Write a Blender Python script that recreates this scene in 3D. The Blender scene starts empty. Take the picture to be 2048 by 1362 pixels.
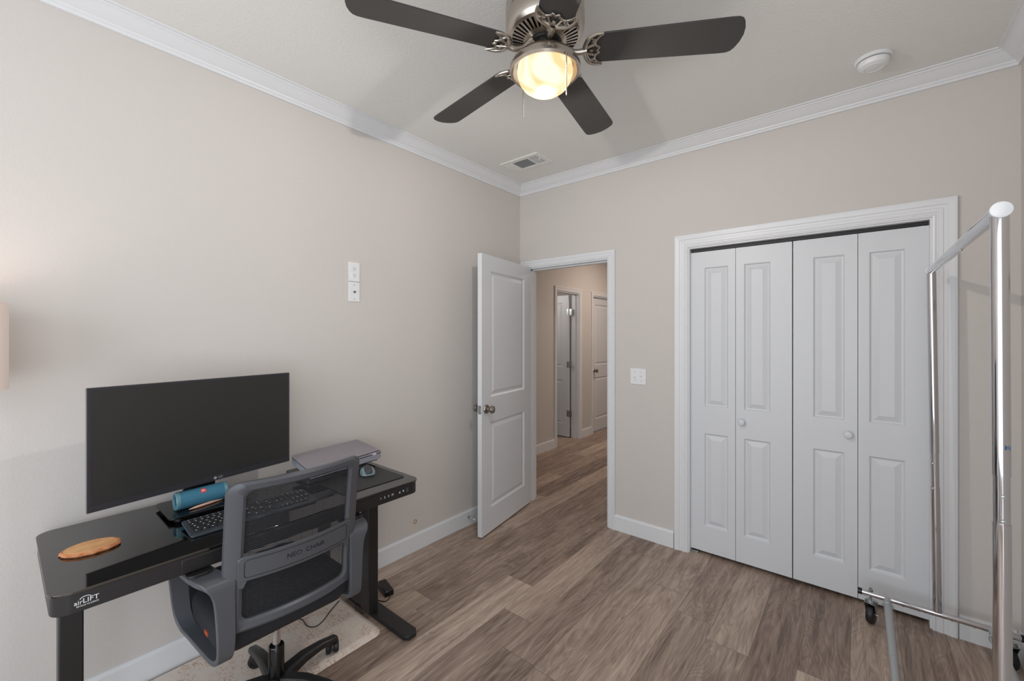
import bpy, bmesh, math, random
from mathutils import Vector, Matrix
random.seed(7)
S = bpy.context.scene
COL = S.collection
PI = math.pi

# ---------------------------------------------------------------- camera, light, exposure
cam = bpy.data.cameras.new('camera'); camo = bpy.data.objects.new('camera', cam); COL.objects.link(camo)
camo.location = (0, 0, 1.45); camo.rotation_euler = (math.radians(90), 0, math.radians(39.4))
cam.sensor_width = 36.0; cam.lens = 845 / 2048 * 36; cam.shift_y = -11 / 2048; cam.clip_start = 0.02
S.camera = camo
S.view_settings.view_transform = 'Standard'; S.view_settings.look = 'None'
S.view_settings.gamma = 1.0; S.view_settings.use_curve_mapping = False
S.view_settings.exposure = 0.14
w = bpy.data.worlds.new('world'); S.world = w; w.use_nodes = True
w.node_tree.nodes['Background'].inputs[0].default_value = (0.75, 0.87, 1.0, 1)
w.node_tree.nodes['Background'].inputs[1].default_value = 0.9

def area(name, loc, rot, sx, sy, power, col, spread=PI):
    l = bpy.data.lights.new(name, 'AREA'); l.shape = 'RECTANGLE'; l.size = sx; l.size_y = sy
    l.energy = power; l.color = col; l.spread = spread
    o = bpy.data.objects.new(name, l); COL.objects.link(o); o.location = loc; o.rotation_euler = rot
    return o
def point(name, loc, power, col, r=0.05):
    l = bpy.data.lights.new(name, 'POINT'); l.energy = power; l.color = col; l.shadow_soft_size = r
    o = bpy.data.objects.new(name, l); COL.objects.link(o); o.location = loc
    return o
XL, XR, YB, YR, ZC = -2.314, 0.565, 2.928, -1.7, 2.743
# daylight entering through the rear window; the right-wall one is added to brighten the left wall
area('window_daylight', (-0.85, YR - 0.02, 1.35), (PI / 2, 0, 0), 2.5, 1.9, 36, (0.90, 0.95, 1.0))
area('added_side_window_light', (XR + 0.02, -0.78, 1.2), (PI / 2, 0, PI / 2), 1.4, 2.2, 20, (0.90, 0.95, 1.0))
area('hall_lamp_light', (-2.0, 5.4, 2.68), (0, 0, 0), 0.3, 0.3, 17, (1.0, 0.84, 0.72))
point('fan_lamp_light', (-0.881, 1.261, 2.326), 50.0, (1.0, 0.95, 0.90), 0.024)
point('floor_lamp_light', (-2.10, -0.112, 1.43), 2.4, (1.0, 0.80, 0.64), 0.04)

# ---------------------------------------------------------------- material helpers
def lin(c):
    r = []
    for v in c[:3]:
        v = v / 255.0
        r.append(v / 12.92 if v <= 0.04045 else ((v + 0.055) / 1.055) ** 2.4)
    return (*r, 1)
def mat(name, c, rough=0.5, metal=0.0, bump=None, emis=None, spec=0.5, aniso=0, coat=0, var=None):
    m = bpy.data.materials.new(name); m.use_nodes = True; nt = m.node_tree
    b = nt.nodes['Principled BSDF']
    b.inputs['Base Color'].default_value = lin(c); b.inputs['Roughness'].default_value = rough
    b.inputs['Metallic'].default_value = metal; b.inputs['Specular IOR Level'].default_value = spec
    b.inputs['Coat Weight'].default_value = coat
    if aniso: b.inputs['Anisotropic'].default_value = aniso
    if emis:
        b.inputs['Emission Color'].default_value = lin(emis[0]); b.inputs['Emission Strength'].default_value = emis[1]
    tc = nt.nodes.new('ShaderNodeTexCoord')
    if bump:
        n = nt.nodes.new('ShaderNodeTexNoise'); n.inputs['Scale'].default_value = bump[0]; n.inputs['Detail'].default_value = 3
        nt.links.new(tc.outputs['Object'], n.inputs['Vector'])
        bp = nt.nodes.new('ShaderNodeBump'); bp.inputs['Strength'].default_value = bump[1]; bp.inputs['Distance'].default_value = bump[2]
        nt.links.new(n.outputs['Fac'], bp.inputs['Height']); nt.links.new(bp.outputs['Normal'], b.inputs['Normal'])
    if var:
        n = nt.nodes.new('ShaderNodeTexNoise'); n.inputs['Scale'].default_value = var[0]; n.inputs['Detail'].default_value = 4
        nt.links.new(tc.outputs['Object'], n.inputs['Vector'])
        r = nt.nodes.new('ShaderNodeValToRGB'); r.color_ramp.elements[0].position = 0.35; r.color_ramp.elements[1].position = 0.65
        r.color_ramp.elements[0].color = lin(c); r.color_ramp.elements[1].color = lin(var[1])
        nt.links.new(n.outputs['Fac'], r.inputs['Fac']); nt.links.new(r.outputs['Color'], b.inputs['Base Color'])
    return m
M = {}
M['wall'] = mat('wall_paint', (208, 202, 197), 0.85, bump=(140, 0.35, 0.002))
M['ceil'] = mat('ceiling_paint', (234, 233, 229), 0.9, bump=(110, 0.6, 0.003))
M['trim'] = mat('trim_paint', (226, 227, 229), 0.35)
M['door'] = mat('door_paint', (217, 219, 222), 0.4)
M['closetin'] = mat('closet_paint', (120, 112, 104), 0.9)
M['nickel'] = mat('brushed_nickel', (190, 182, 172), 0.28, 1.0, aniso=0.4)
M['antnickel'] = mat('satin_nickel_knob', (156, 149, 140), 0.25, 1.0)
M['chrome'] = mat('chrome', (205, 205, 208), 0.07, 1.0)
M['zinc'] = mat('zinc_steel', (176, 184, 184), 0.32, 1.0)
M['greypipe'] = mat('grey_painted_pipe', (172, 175, 176), 0.4, 0.3)
M['blade'] = mat('fan_blade', (60, 58, 56), 0.5, bump=(200, 0.1, 0.001))
M['darkgap'] = mat('dark_metal', (26, 24, 23), 0.5)
M['white'] = mat('white_plastic', (232, 233, 234), 0.35)
M['whitecap'] = mat('white_cap', (240, 243, 246), 0.3)
M['deskglass'] = mat('black_glass', (10, 10, 10), 0.045, spec=0.6)
M['deskglass'].node_tree.nodes['Principled BSDF'].inputs['IOR'].default_value = 1.95
M['deskmetal'] = mat('black_powder_coat', (31, 30, 31), 0.38, bump=(400, 0.1, 0.0005))
M['gloss'] = mat('black_gloss', (14, 14, 15), 0.15)
M['screen'] = mat('screen', (42, 41, 40), 0.42)
M['bezel'] = mat('monitor_bezel', (48, 47, 52), 0.35)
M['bezelside'] = mat('monitor_side', (120, 112, 108), 0.4)
M['mark'] = mat('white_print', (222, 224, 226), 0.5)
M['markgrey'] = mat('grey_print', (150, 150, 155), 0.5)
M['chair'] = mat('chair_plastic', (78, 80, 85), 0.33, bump=(500, 0.12, 0.0005))
M['chairdark'] = mat('chair_dark_plastic', (34, 33, 34), 0.35)
M['mesh'] = mat('chair_mesh', (38, 39, 43), 0.7)
M['fabric'] = mat('seat_fabric', (33, 34, 39), 0.9, bump=(700, 0.5, 0.001))
M['rubber'] = mat('rubber', (22, 22, 23), 0.45)
M['orange'] = mat('orange_tag', (176, 72, 40), 0.6)
M['speaker'] = mat('teal_fabric', (44, 98, 122), 0.75, bump=(900, 0.6, 0.001), var=(600, (58, 116, 140)))
M['speakerend'] = mat('teal_plastic', (86, 128, 138), 0.4)
M['speakercone'] = mat('speaker_cone', (62, 92, 86), 0.5)
M['red'] = mat('red_badge', (214, 56, 52), 0.5)
M['rosegold'] = mat('rose_gold', (228, 184, 160), 0.35, 0.4)
M['key'] = mat('keycap', (36, 36, 38), 0.4)
M['kbody'] = mat('keyboard_body', (52, 60, 68), 0.35)
M['sleeve'] = mat('grey_heather_fabric', (132, 126, 132), 0.9, bump=(800, 0.5, 0.001), var=(420, (160, 154, 160)))
M['sleeveside'] = mat('light_grey_fabric', (152, 154, 164), 0.85, bump=(800, 0.4, 0.001))
M['zip'] = mat('zip_black', (38, 36, 38), 0.6)
M['laptop'] = mat('laptop_shell', (92, 94, 97), 0.35, 0.6)
M['paper'] = mat('paper', (222, 218, 214), 0.7)
M['pad'] = mat('mouse_pad', (44, 45, 46), 0.55, bump=(600, 0.3, 0.0005))
M['mousetop'] = mat('mouse_top', (58, 58, 60), 0.45)
M['mouseside'] = mat('mouse_side', (118, 138, 146), 0.35)
M['wood'] = mat('coaster_wood', (214, 165, 112), 0.55, var=(30, (196, 142, 92)))
M['bark'] = mat('coaster_bark', (178, 104, 60), 0.8, bump=(90, 1.0, 0.004), var=(70, (196, 138, 96)))
M['lav'] = mat('outlet_plastic', (206, 196, 212), 0.45)
M['brass'] = mat('brass', (206, 170, 92), 0.3, 0.9)
M['shade'] = mat('lamp_shade_fabric', (226, 214, 206), 0.8, emis=((255, 226, 208), 0.12))
M['shade'].node_tree.nodes['Principled BSDF'].inputs['Transmission Weight'].default_value = 0.0
M['tape'] = mat('blue_tape', (60, 110, 160), 0.5)
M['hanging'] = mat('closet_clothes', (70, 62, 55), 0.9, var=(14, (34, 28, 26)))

def glassmat():
    m = bpy.data.materials.new('alabaster_glass'); m.use_nodes = True; nt = m.node_tree
    b = nt.nodes['Principled BSDF']; b.inputs['Roughness'].default_value = 0.35
    tc = nt.nodes.new('ShaderNodeTexCoord'); n = nt.nodes.new('ShaderNodeTexNoise')
    n.inputs['Scale'].default_value = 7; n.inputs['Detail'].default_value = 2; n.inputs['Distortion'].default_value = 1.2
    nt.links.new(tc.outputs['Object'], n.inputs['Vector'])
    r = nt.nodes.new('ShaderNodeValToRGB')
    r.color_ramp.elements[0].position = 0.36; r.color_ramp.elements[0].color = (1.0, 0.62, 0.30, 1)
    r.color_ramp.elements[1].position = 0.52; r.color_ramp.elements[1].color = (1.0, 0.88, 0.66, 1)
    nt.links.new(n.outputs['Fac'], r.inputs['Fac'])
    nt.links.new(r.outputs['Color'], b.inputs['Emission Color']); b.inputs['Emission Strength'].default_value = 1.15
    b.inputs['Base Color'].default_value = (0.10, 0.09, 0.08, 1)
    b.inputs['Base Color'].default_value = (0.02, 0.02, 0.02, 1); b.inputs['Specular IOR Level'].default_value = 0.1
    return m
M['globe'] = glassmat()

def matte_mat():   # anti-fatigue mat print: cream with short brown flecks
    m = bpy.data.materials.new('cream_mat'); m.use_nodes = True; nt = m.node_tree; L = nt.links
    b = nt.nodes['Principled BSDF']; b.inputs['Roughness'].default_value = 0.5
    tc = nt.nodes.new('ShaderNodeTexCoord')
    def flecks(sc, lo, hi):
        mp = nt.nodes.new('ShaderNodeMapping'); mp.inputs['Scale'].default_value = sc
        n = nt.nodes.new('ShaderNodeTexNoise'); n.inputs['Scale'].default_value = 1; n.inputs['Detail'].default_value = 5
        n.inputs['Roughness'].default_value = 0.7
        L.new(tc.outputs['Object'], mp.inputs['Vector']); L.new(mp.outputs['Vector'], n.inputs['Vector'])
        r = nt.nodes.new('ShaderNodeMapRange'); r.inputs['From Min'].default_value = lo; r.inputs['From Max'].default_value = hi
        L.new(n.outputs['Fac'], r.inputs['Value']); return r.outputs['Result']
    f1 = flecks((28, 150, 1), 0.52, 0.62); f2 = flecks((150, 30, 1), 0.53, 0.63); cl = flecks((8, 8, 1), 0.40, 0.58)
    a = nt.nodes.new('ShaderNodeMath'); a.operation = 'MAXIMUM'; L.new(f1, a.inputs[0]); L.new(f2, a.inputs[1])
    c = nt.nodes.new('ShaderNodeMath'); c.operation = 'MULTIPLY'; L.new(a.outputs[0], c.inputs[0]); L.new(cl, c.inputs[1])
    mx = nt.nodes.new('ShaderNodeMix'); mx.data_type = 'RGBA'
    mx.inputs['A'].default_value = lin((230, 218, 207)); mx.inputs['B'].default_value = lin((192, 146, 110))
    L.new(c.outputs[0], mx.inputs['Factor']); L.new(mx.outputs['Result'], b.inputs['Base Color'])
    return m
M['mat'] = matte_mat()

def floormat():
    m = bpy.data.materials.new('vinyl_plank'); m.use_nodes = True; nt = m.node_tree; L = nt.links; N = nt.nodes.new
    b = nt.nodes['Principled BSDF']
    def math_(op, a, bb=None, c=None):
        n = N('ShaderNodeMath'); n.operation = op
        for i, v in enumerate((a, bb, c)):
            if v is None: continue
            if isinstance(v, (int, float)): n.inputs[i].default_value = v
            else: L.new(v, n.inputs[i])
        return n.outputs[0]
    tc = N('ShaderNodeTexCoord'); sp = N('ShaderNodeSeparateXYZ'); L.new(tc.outputs['Object'], sp.inputs[0])
    X, Y = sp.outputs[0], sp.outputs[1]
    W, LN = 0.178, 1.22
    u = math_('DIVIDE', math_('ADD', X, 0.03), W); row = math_('FLOOR', u); fu = math_('FRACT', u)
    wn = N('ShaderNodeTexWhiteNoise'); wn.noise_dimensions = '1D'; L.new(row, wn.inputs['W'])
    v = math_('ADD', math_('DIVIDE', Y, LN), math_('MULTIPLY', wn.outputs['Value'], 7.3)); ci = math_('FLOOR', v); fv = math_('FRACT', v)
    cb = N('ShaderNodeCombineXYZ'); L.new(row, cb.inputs[0]); L.new(ci, cb.inputs[1])
    w2 = N('ShaderNodeTexWhiteNoise'); w2.noise_dimensions = '3D'; L.new(cb.outputs[0], w2.inputs['Vector'])
    rnd = w2.outputs['Value']
    # per plank shifted coordinates
    def grain(sx, sy, det, dist, off):
        cx = N('ShaderNodeCombineXYZ')
        L.new(math_('ADD', math_('MULTIPLY', X, sx), math_('MULTIPLY', rnd, 37.0 + off)), cx.inputs[0])
        L.new(math_('ADD', math_('MULTIPLY', Y, sy), math_('MULTIPLY', rnd, 91.0)), cx.inputs[1])
        n = N('ShaderNodeTexNoise'); n.inputs['Scale'].default_value = 1; n.inputs['Detail'].default_value = det
        n.inputs['Distortion'].default_value = dist; n.inputs['Roughness'].default_value = 0.6
        L.new(cx.outputs[0], n.inputs['Vector']); return n.outputs['Fac']
    fine = grain(210, 9, 4, 0.4, 0); mid = grain(26, 2.2, 4, 0.8, 5); broad = grain(7, 1.1, 2, 1.0, 9)
    rings = math_('FRACT', math_('MULTIPLY', broad, 16.0))
    rings = math_('ABSOLUTE', math_('SUBTRACT', rings, 0.5))
    ringm = math_('MULTIPLY', rings, math_('GREATER_THAN', w2.outputs['Color'], 0.0))
    t = math_('ADD', math_('MULTIPLY', mid, 0.75), math_('MULTIPLY', fine, 0.42))
    t = math_('ADD', t, math_('MULTIPLY', rings, 0.22))
    t = math_('ADD', t, math_('MULTIPLY', rnd, 0.30))
    t = math_('SUBTRACT', t, 0.30)
    r = N('ShaderNodeValToRGB'); e = r.color_ramp.elements
    e[0].position = 0.22; e[0].color = lin((104, 86, 76)); e[1].position = 0.80; e[1].color = lin((206, 187, 171))
    k = e.new(0.42); k.color = lin((146, 126, 113)); k = e.new(0.60); k.color = lin((176, 155, 140))
    L.new(t, r.inputs['Fac'])
    # seams
    def seam(f, wd):
        a = math_('LESS_THAN', f, wd); c = math_('GREATER_THAN', f, 1 - wd); return math_('MAXIMUM', a, c)
    sm = math_('MAXIMUM', seam(fu, 0.005), seam(fv, 0.0009))
    mx = N('ShaderNodeMix'); mx.data_type = 'RGBA'; mx.inputs['B'].default_value = lin((70, 56, 49))
    L.new(math_('MULTIPLY', sm, 0.7), mx.inputs['Factor']); L.new(r.outputs['Color'], mx.inputs['A'])
    L.new(mx.outputs['Result'], b.inputs['Base Color'])
    b.inputs['Roughness'].default_value = 0.42
    bp = N('ShaderNodeBump'); bp.inputs['Strength'].default_value = 0.25; bp.inputs['Distance'].default_value = 0.001
    L.new(t, bp.inputs['Height']); L.new(bp.outputs['Normal'], b.inputs['Normal'])
    return m
M['floor'] = floormat()

# ---------------------------------------------------------------- mesh helpers
def link(name, bm, m, parent=None, bevel=0, smooth=False, seg=2):
    me = bpy.data.meshes.new(name)
    bmesh.ops.recalc_face_normals(bm, faces=bm.faces[:])
    bm.to_mesh(me); bm.free()
    if isinstance(m, (list, tuple)):
        for k in m: me.materials.append(M[k])
    else: me.materials.append(M[m])
    o = bpy.data.objects.new(name, me); COL.objects.link(o)
    if parent: o.parent = parent
    if bevel:
        bv = o.modifiers.new('bevel', 'BEVEL'); bv.width = bevel; bv.segments = seg; bv.limit_method = 'ANGLE'; bv.angle_limit = math.radians(40)
    if smooth or bevel:
        for p in me.polygons: p.use_smooth = True
        try: me.set_sharp_from_angle(angle=math.radians(35 if not bevel else 40))
        except Exception: pass
    return o
def thing(name, label, cat, loc=(0, 0, 0), rotz=0, group=None):
    o = bpy.data.objects.new(name, None); COL.objects.link(o); o.location = loc; o.rotation_euler = (0, 0, rotz)
    o.empty_display_size = 0.05
    tag(o, label, cat, group); return o
def tag(o, label, cat, group=None):
    o['label'] = label; o['category'] = cat
    if group: o['group'] = group
    return o
def struct(o, label=None):
    o['kind'] = 'structure'
    if label: o['label'] = label
    return o
def B(): return bmesh.new()
def box(bm, x0, x1, y0, y1, z0, z1, mx=None, mi=0):
    vs = [bm.verts.new((x, y, z)) for x in (x0, x1) for y in (y0, y1) for z in (z0, z1)]
    if mx is not None:
        for v in vs: v.co = mx @ v.co
    for f in ((0, 1, 3, 2), (4, 6, 7, 5), (0, 4, 5, 1), (2, 3, 7, 6), (0, 2, 6, 4), (1, 5, 7, 3)):
        bm.faces.new([vs[i] for i in f]).material_index = mi
    return bm
def frame(d):
    d = d.normalized(); a = Vector((0, 0, 1)) if abs(d.z) < 0.9 else Vector((1, 0, 0))
    u = d.cross(a).normalized(); return u, d.cross(u).normalized()
def tube(bm, pts, r, n=12, cap=True, mi=0, flat=1.0):
    pts = [Vector(p) for p in pts]; rings = []
    u = None
    for i, p in enumerate(pts):
        d = (pts[min(i + 1, len(pts) - 1)] - pts[max(i - 1, 0)]).normalized()
        if u is None: u, v = frame(d)
        else:
            u = (u - d * u.dot(d)).normalized(); v = d.cross(u).normalized()
        rr = r[i] if isinstance(r, (list, tuple)) else r
        rings.append([bm.verts.new(p + (u * math.cos(a) + v * math.sin(a) * flat) * rr) for a in [2 * PI * k / n for k in range(n)]])
    for a, b in zip(rings, rings[1:]):
        for k in range(n): bm.faces.new((a[k], a[(k + 1) % n], b[(k + 1) % n], b[k])).material_index = mi
    if cap:
        bm.faces.new(rings[0][::-1]).material_index = mi; bm.faces.new(rings[-1]).material_index = mi
    return bm
def smooth_path(pts, k=6, closed=False):
    P = [Vector(p) for p in pts]; n = len(P); out = []
    for i in range(n if closed else n - 1):
        g = (lambda j: P[j % n]) if closed else (lambda j: P[max(0, min(n - 1, j))])
        a, b, c, d = g(i - 1), g(i), g(i + 1), g(i + 2)
        for s in range(k):
            t = s / k
            out.append(0.5 * ((2 * b) + (c - a) * t + (2 * a - 5 * b + 4 * c - d) * t * t + (-a + 3 * b - 3 * c + d) * t ** 3))
    if not closed: out.append(P[-1])
    return out
def lathe(bm, prof, c=(0, 0, 0), axis='z', n=40, mi=0, mx=None):
    c = Vector(c); rings = []
    for r, h in prof:
        ring = []
        for k in range(n):
            a = 2 * PI * k / n
            p = {'z': Vector((r * math.cos(a), r * math.sin(a), h)), 'y': Vector((r * math.cos(a), h, r * math.sin(a))), 'x': Vector((h, r * math.cos(a), r * math.sin(a)))}[axis]
            if mx is not None: p = mx @ p
            ring.append(bm.verts.new(c + p))
        rings.append(ring)
    for a, b in zip(rings, rings[1:]):
        for k in range(n): bm.faces.new((a[k], a[(k + 1) % n], b[(k + 1) % n], b[k])).material_index = mi
    if prof[0][0] > 1e-6: bm.faces.new(rings[0]).material_index = mi
    if prof[-1][0] > 1e-6: bm.faces.new(rings[-1]).material_index = mi
    bmesh.ops.remove_doubles(bm, verts=bm.verts[:], dist=1e-6)
    return bm
def rrect(x0, x1, y0, y1, r, n=6):
    rs = r if isinstance(r, (list, tuple)) else [r] * 4
    out = []
    for (cx, cy, a0, rr) in ((x1 - rs[0], y1 - rs[0], 0, rs[0]), (x0 + rs[1], y1 - rs[1], 90, rs[1]), (x0 + rs[2], y0 + rs[2], 180, rs[2]), (x1 - rs[3], y0 + rs[3], 270, rs[3])):
        for k in range(n + 1):
            a = math.radians(a0 + 90 * k / n); out.append((cx + rr * math.cos(a), cy + rr * math.sin(a)))
    return out
def prism(bm, pts, f0, f1, mi=0):
    a = [bm.verts.new(f0(*p)) for p in pts]; b = [bm.verts.new(f1(*p)) for p in pts]; n = len(pts)
    bm.faces.new(a[::-1]).material_index = mi; bm.faces.new(b).material_index = mi
    for k in range(n): bm.faces.new((a[k], a[(k + 1) % n], b[(k + 1) % n], b[k])).material_index = mi
    return bm
def slab(bm, pts, z0, z1, mi=0): return prism(bm, pts, lambda x, y: (x, y, z0), lambda x, y: (x, y, z1), mi)
def text(s, size, mx, m, parent, name, ext=0.0004, warp=None, align='CENTER', shear=0):
    cu = bpy.data.curves.new('tmp', 'FONT'); cu.body = s; cu.size = size; cu.extrude = ext; cu.align_x = align; cu.align_y = 'CENTER'; cu.shear = shear
    cu.resolution_u = 3
    t = bpy.data.objects.new('tmp', cu); COL.objects.link(t); bpy.context.view_layer.update()
    me = bpy.data.meshes.new_from_object(t.evaluated_get(bpy.context.evaluated_depsgraph_get()))
    bpy.data.objects.remove(t); bpy.data.curves.remove(cu)
    for v in me.vertices:
        v.co = mx @ v.co
        if warp: v.co = warp(v.co)
    me.materials.clear(); me.materials.append(M[m])
    o = bpy.data.objects.new(name, me); COL.objects.link(o); o.parent = parent
    return o
def copy_tree(o, parent=None):
    c = o.copy(); COL.objects.link(c); c.parent = parent
    for ch in list(o.children): copy_tree(ch, c)
    return c

# ---------------------------------------------------------------- the room
T = 0.12
HX0, HX1, HY1 = -3.03, -1.19, 7.4      # hall
bm = B(); box(bm, HX0 - 1.3, XR + T, YR - T, HY1 + 0.1, -0.05, 0); struct(link('floor', bm, 'floor'))
bm = B(); box(bm, XL - T, XR + T, YR - T, YB + T, ZC, ZC + 0.1); box(bm, HX0 - 1.4, XL, YB + T, HY1 + .1, ZC, ZC + .1); box(bm, XL, XR + T, YB + T, HY1 + .1, ZC, ZC + .1)
struct(link('ceiling', bm, 'ceil'))
bm = B(); box(bm, XL - T, XL, YR - T, YB + T, 0, ZC); struct(link('wall_left', bm, 'wall'))
# back wall with the entry opening and the closet opening
DO0, DO1, DZ = -2.237, -1.458, 2.035
CO0, CO1, CZ = -0.886, 0.283, 2.035
bm = B()
for a, b_, z0 in ((XL, DO0, 0), (DO0, DO1, DZ), (DO1, CO0, 0), (CO0, CO1, CZ), (CO1, XR, 0)): box(bm, a, b_, YB, YB + T, z0, ZC)
struct(link('wall_back', bm, 'wall'))
# right wall with an opening for the added window behind the camera
bm = B()
for y0, y1, z0, z1 in ((YR - T, -1.50, 0, ZC), (-0.06, YB + T, 0, ZC), (-1.50, -0.06, 0, 0.08), (-1.50, -0.06, 2.32, ZC)): box(bm, XR, XR + T, y0, y1, z0, z1)
struct(link('wall_right', bm, 'wall'))
bm = B()
for x0, x1, z0, z1 in ((XL, -2.1, 0, ZC), (0.4, XR, 0, ZC), (-2.1, 0.4, 0, 0.4), (-2.1, 0.4, 2.32, ZC)): box(bm, x0, x1, YR - T, YR, z0, z1)
struct(link('wall_rear', bm, 'wall'))
def window(n, horizontal, a0, a1, z0, z1, face):
    bm = B()
    def bb(u0, u1, w0, w1, d0=-0.07, d1=-0.03):
        if horizontal: box(bm, u0, u1, face + d0, face + d1, w0, w1)
        else: box(bm, face - d1, face - d0, u0, u1, w0, w1)
    bb(a0, a0 + .04, z0, z1); bb(a1 - .04, a1, z0, z1); bb(a0, a1, z0, z0 + .04); bb(a0, a1, z1 - .04, z1)
    bb(a0, a1, (z0 + z1) / 2 - .02, (z0 + z1) / 2 + .02)
    if a1 - a0 > 1: bb((a0 + a1) / 2 - .03, (a0 + a1) / 2 + .03, z0, z1)
    return struct(link('window_%d' % n, bm, 'trim'))
window(1, True, -2.1, 0.4, 0.4, 2.32, YR - 0.04); window(2, False, -1.50, -0.06, 0.08, 2.32, XR + 0.04)  # second window is invented and unseen, there to carry the side light

# hall beyond the entry door
HD0, HD1 = 4.60, 5.165   # open door in the hall's left wall
H20, H21 = 5.565, 6.35   # closed door
bm = B()
for y0, y1, z0 in ((YB + T, HD0, 0), (HD0, HD1, 2.03), (HD1, H20, 0), (H20, H21, 2.03), (H21, HY1, 0)): box(bm, HX0 - T, HX0, y0, y1, z0, ZC)
struct(link('wall_hall_left', bm, 'wall'))
bm = B(); box(bm, HX0 - T, HX1 + T, HY1, HY1 + .1, 0, ZC); struct(link('wall_hall_end', bm, 'wall'))
bm = B(); box(bm, HX1, HX1 + .08, YB + T, HY1, 0, ZC); struct(link('wall_hall_right', bm, 'wall'))
bm = B(); box(bm, HX0, XL, YB + .0, YB + T, 0, ZC); struct(link('wall_hall_near', bm, 'wall'))
# room behind the open hall door
bm = B(); box(bm, HX0 - 1.3, HX0 - 1.2, 3.9, 6.0, 0, ZC); box(bm, HX0 - 1.2, HX0 - T, 5.7, 5.8, 0, ZC); box(bm, HX0 - 1.2, HX0 - T, 3.9, 4.0, 0, ZC)
struct(link('wall_side_room', bm, 'wall'))
point('side_room_light', (-3.6, 4.5, 2.0), 6, (1.0, 0.95, 0.9), 0.15)  # bare point light inside the side room, no lamp body
# closet shell
bm = B(); box(bm, HX1 + .08, CO0 - .1, YB + T, 3.62, 0, ZC); box(bm, 0.45, 0.53, YB + T, 3.62, 0, ZC); box(bm, CO0 - .1, .45, 3.55, 3.62, 0, ZC)
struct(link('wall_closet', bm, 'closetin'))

# crown moulding with mitred corners
def crown(n, A, Bp, dirn, inn, m0, m1):
    prof = [(0, 2.668), (.011, 2.668), (.012, 2.680), (.018, 2.684), (.020, 2.690), (.030, 2.696), (.045, 2.710), (.058, 2.722), (.066, 2.728), (.070, 2.729), (.071, 2.734), (.083, 2.736), (.084, ZC - .0005), (0, ZC - .0005)]
    bm = B(); A = Vector(A); Bp = Vector(Bp); dirn = Vector(dirn); inn = Vector(inn)
    e0 = [bm.verts.new(Vector((A.x, A.y, z)) + inn * d + dirn * (d * m0)) for d, z in prof]
    e1 = [bm.verts.new(Vector((Bp.x, Bp.y, z)) + inn * d - dirn * (d * m1)) for d, z in prof]
    k = len(prof)
    for i in range(k): bm.faces.new((e0[i], e0[(i + 1) % k], e1[(i + 1) % k], e1[i]))
    bm.faces.new(e0); bm.faces.new(e1[::-1])
    o = link('trim_%d' % n, bm, 'trim', smooth=True); struct(o, 'white crown moulding')
    return o
crown(1, (XL, YR, 0), (XL, YB, 0), (0, 1, 0), (1, 0, 0), 1, 1)
crown(2, (XL, YB, 0), (XR, YB, 0), (1, 0, 0), (0, -1, 0), 1, 1)
crown(3, (XR, YB, 0), (XR, YR, 0), (0, -1, 0), (-1, 0, 0), 1, 1)
crown(4, (XR, YR, 0), (XL, YR, 0), (-1, 0, 0), (0, 1, 0), 1, 1)

# baseboards
def baseboard(name, a, b_, fix, side, axis):
    h, t = 0.115, 0.014
    prof = [(0, 0), (t, 0), (t, h - .014), (t * .55, h - .004), (t * .5, h), (0, h)]
    bm = B(); e = []
    for q in (a, b_):
        e.append([bm.verts.new((q, fix + side * d, z) if axis == 'x' else (fix + side * d, q, z)) for d, z in prof])
    k = len(prof)
    for i in range(k): bm.faces.new((e[0][i], e[0][(i + 1) % k], e[1][(i + 1) % k], e[1][i]))
    bm.faces.new(e[0]); bm.faces.new(e[1][::-1])
    return struct(link(name, bm, 'trim'))
baseboard('baseboard_left', YR, YB, XL, 1, 'y')
baseboard('baseboard_back', -1.405, -0.975, YB, -1, 'x')
baseboard('baseboard_back', 0.370, XR - .014, YB, -1, 'x')
baseboard('baseboard_right', -0.04, YB, XR, -1, 'y')
baseboard('baseboard_rear', XL + .014, XR - .014, YR, 1, 'x')
baseboard('baseboard_hall', YB + T, HD0 - .06, HX0, 1, 'y')
baseboard('baseboard_hall', HD1 + .06, H20 - .055, HX0, 1, 'y')
baseboard('baseboard_hall', H21 + .06, HY1, HX0, 1, 'y')

# door casing: profile swept up, over and down with mitres
def casing(n, a, b_, top, face, nrm, axis, w, m='trim'):
    prof = [(0, 0), (0, .010), (.10, .013), (.16, .010), (.22, .010), (.26, .0135), (.42, .0145), (.46, .012), (.60, .013), (.64, .0165), (.86, .019), (.97, .019), (1, .016), (1, 0)]
    bm = B(); path = [(a, 0, -1, 0), (a, top, -1, 1), (b_, top, 1, 1), (b_, 0, 1, 0)]; rings = []
    for (q, z, sx, sz) in path:
        ring = []
        for u, t in prof:
            uq = q + sx * u * w; uz = z + sz * u * w
            ring.append(bm.verts.new((uq, face + nrm * t, uz) if axis == 'x' else (face + nrm * t, uq, uz)))
        rings.append(ring)
    k = len(prof)
    for r0, r1 in zip(rings, rings[1:]):
        for i in range(k): bm.faces.new((r0[i], r0[(i + 1) % k], r1[(i + 1) % k], r1[i]))
    bm.faces.new(rings[0]); bm.faces.new(rings[-1][::-1])
    return struct(link('trim_%d' % n, bm, m), 'white door casing')
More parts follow.
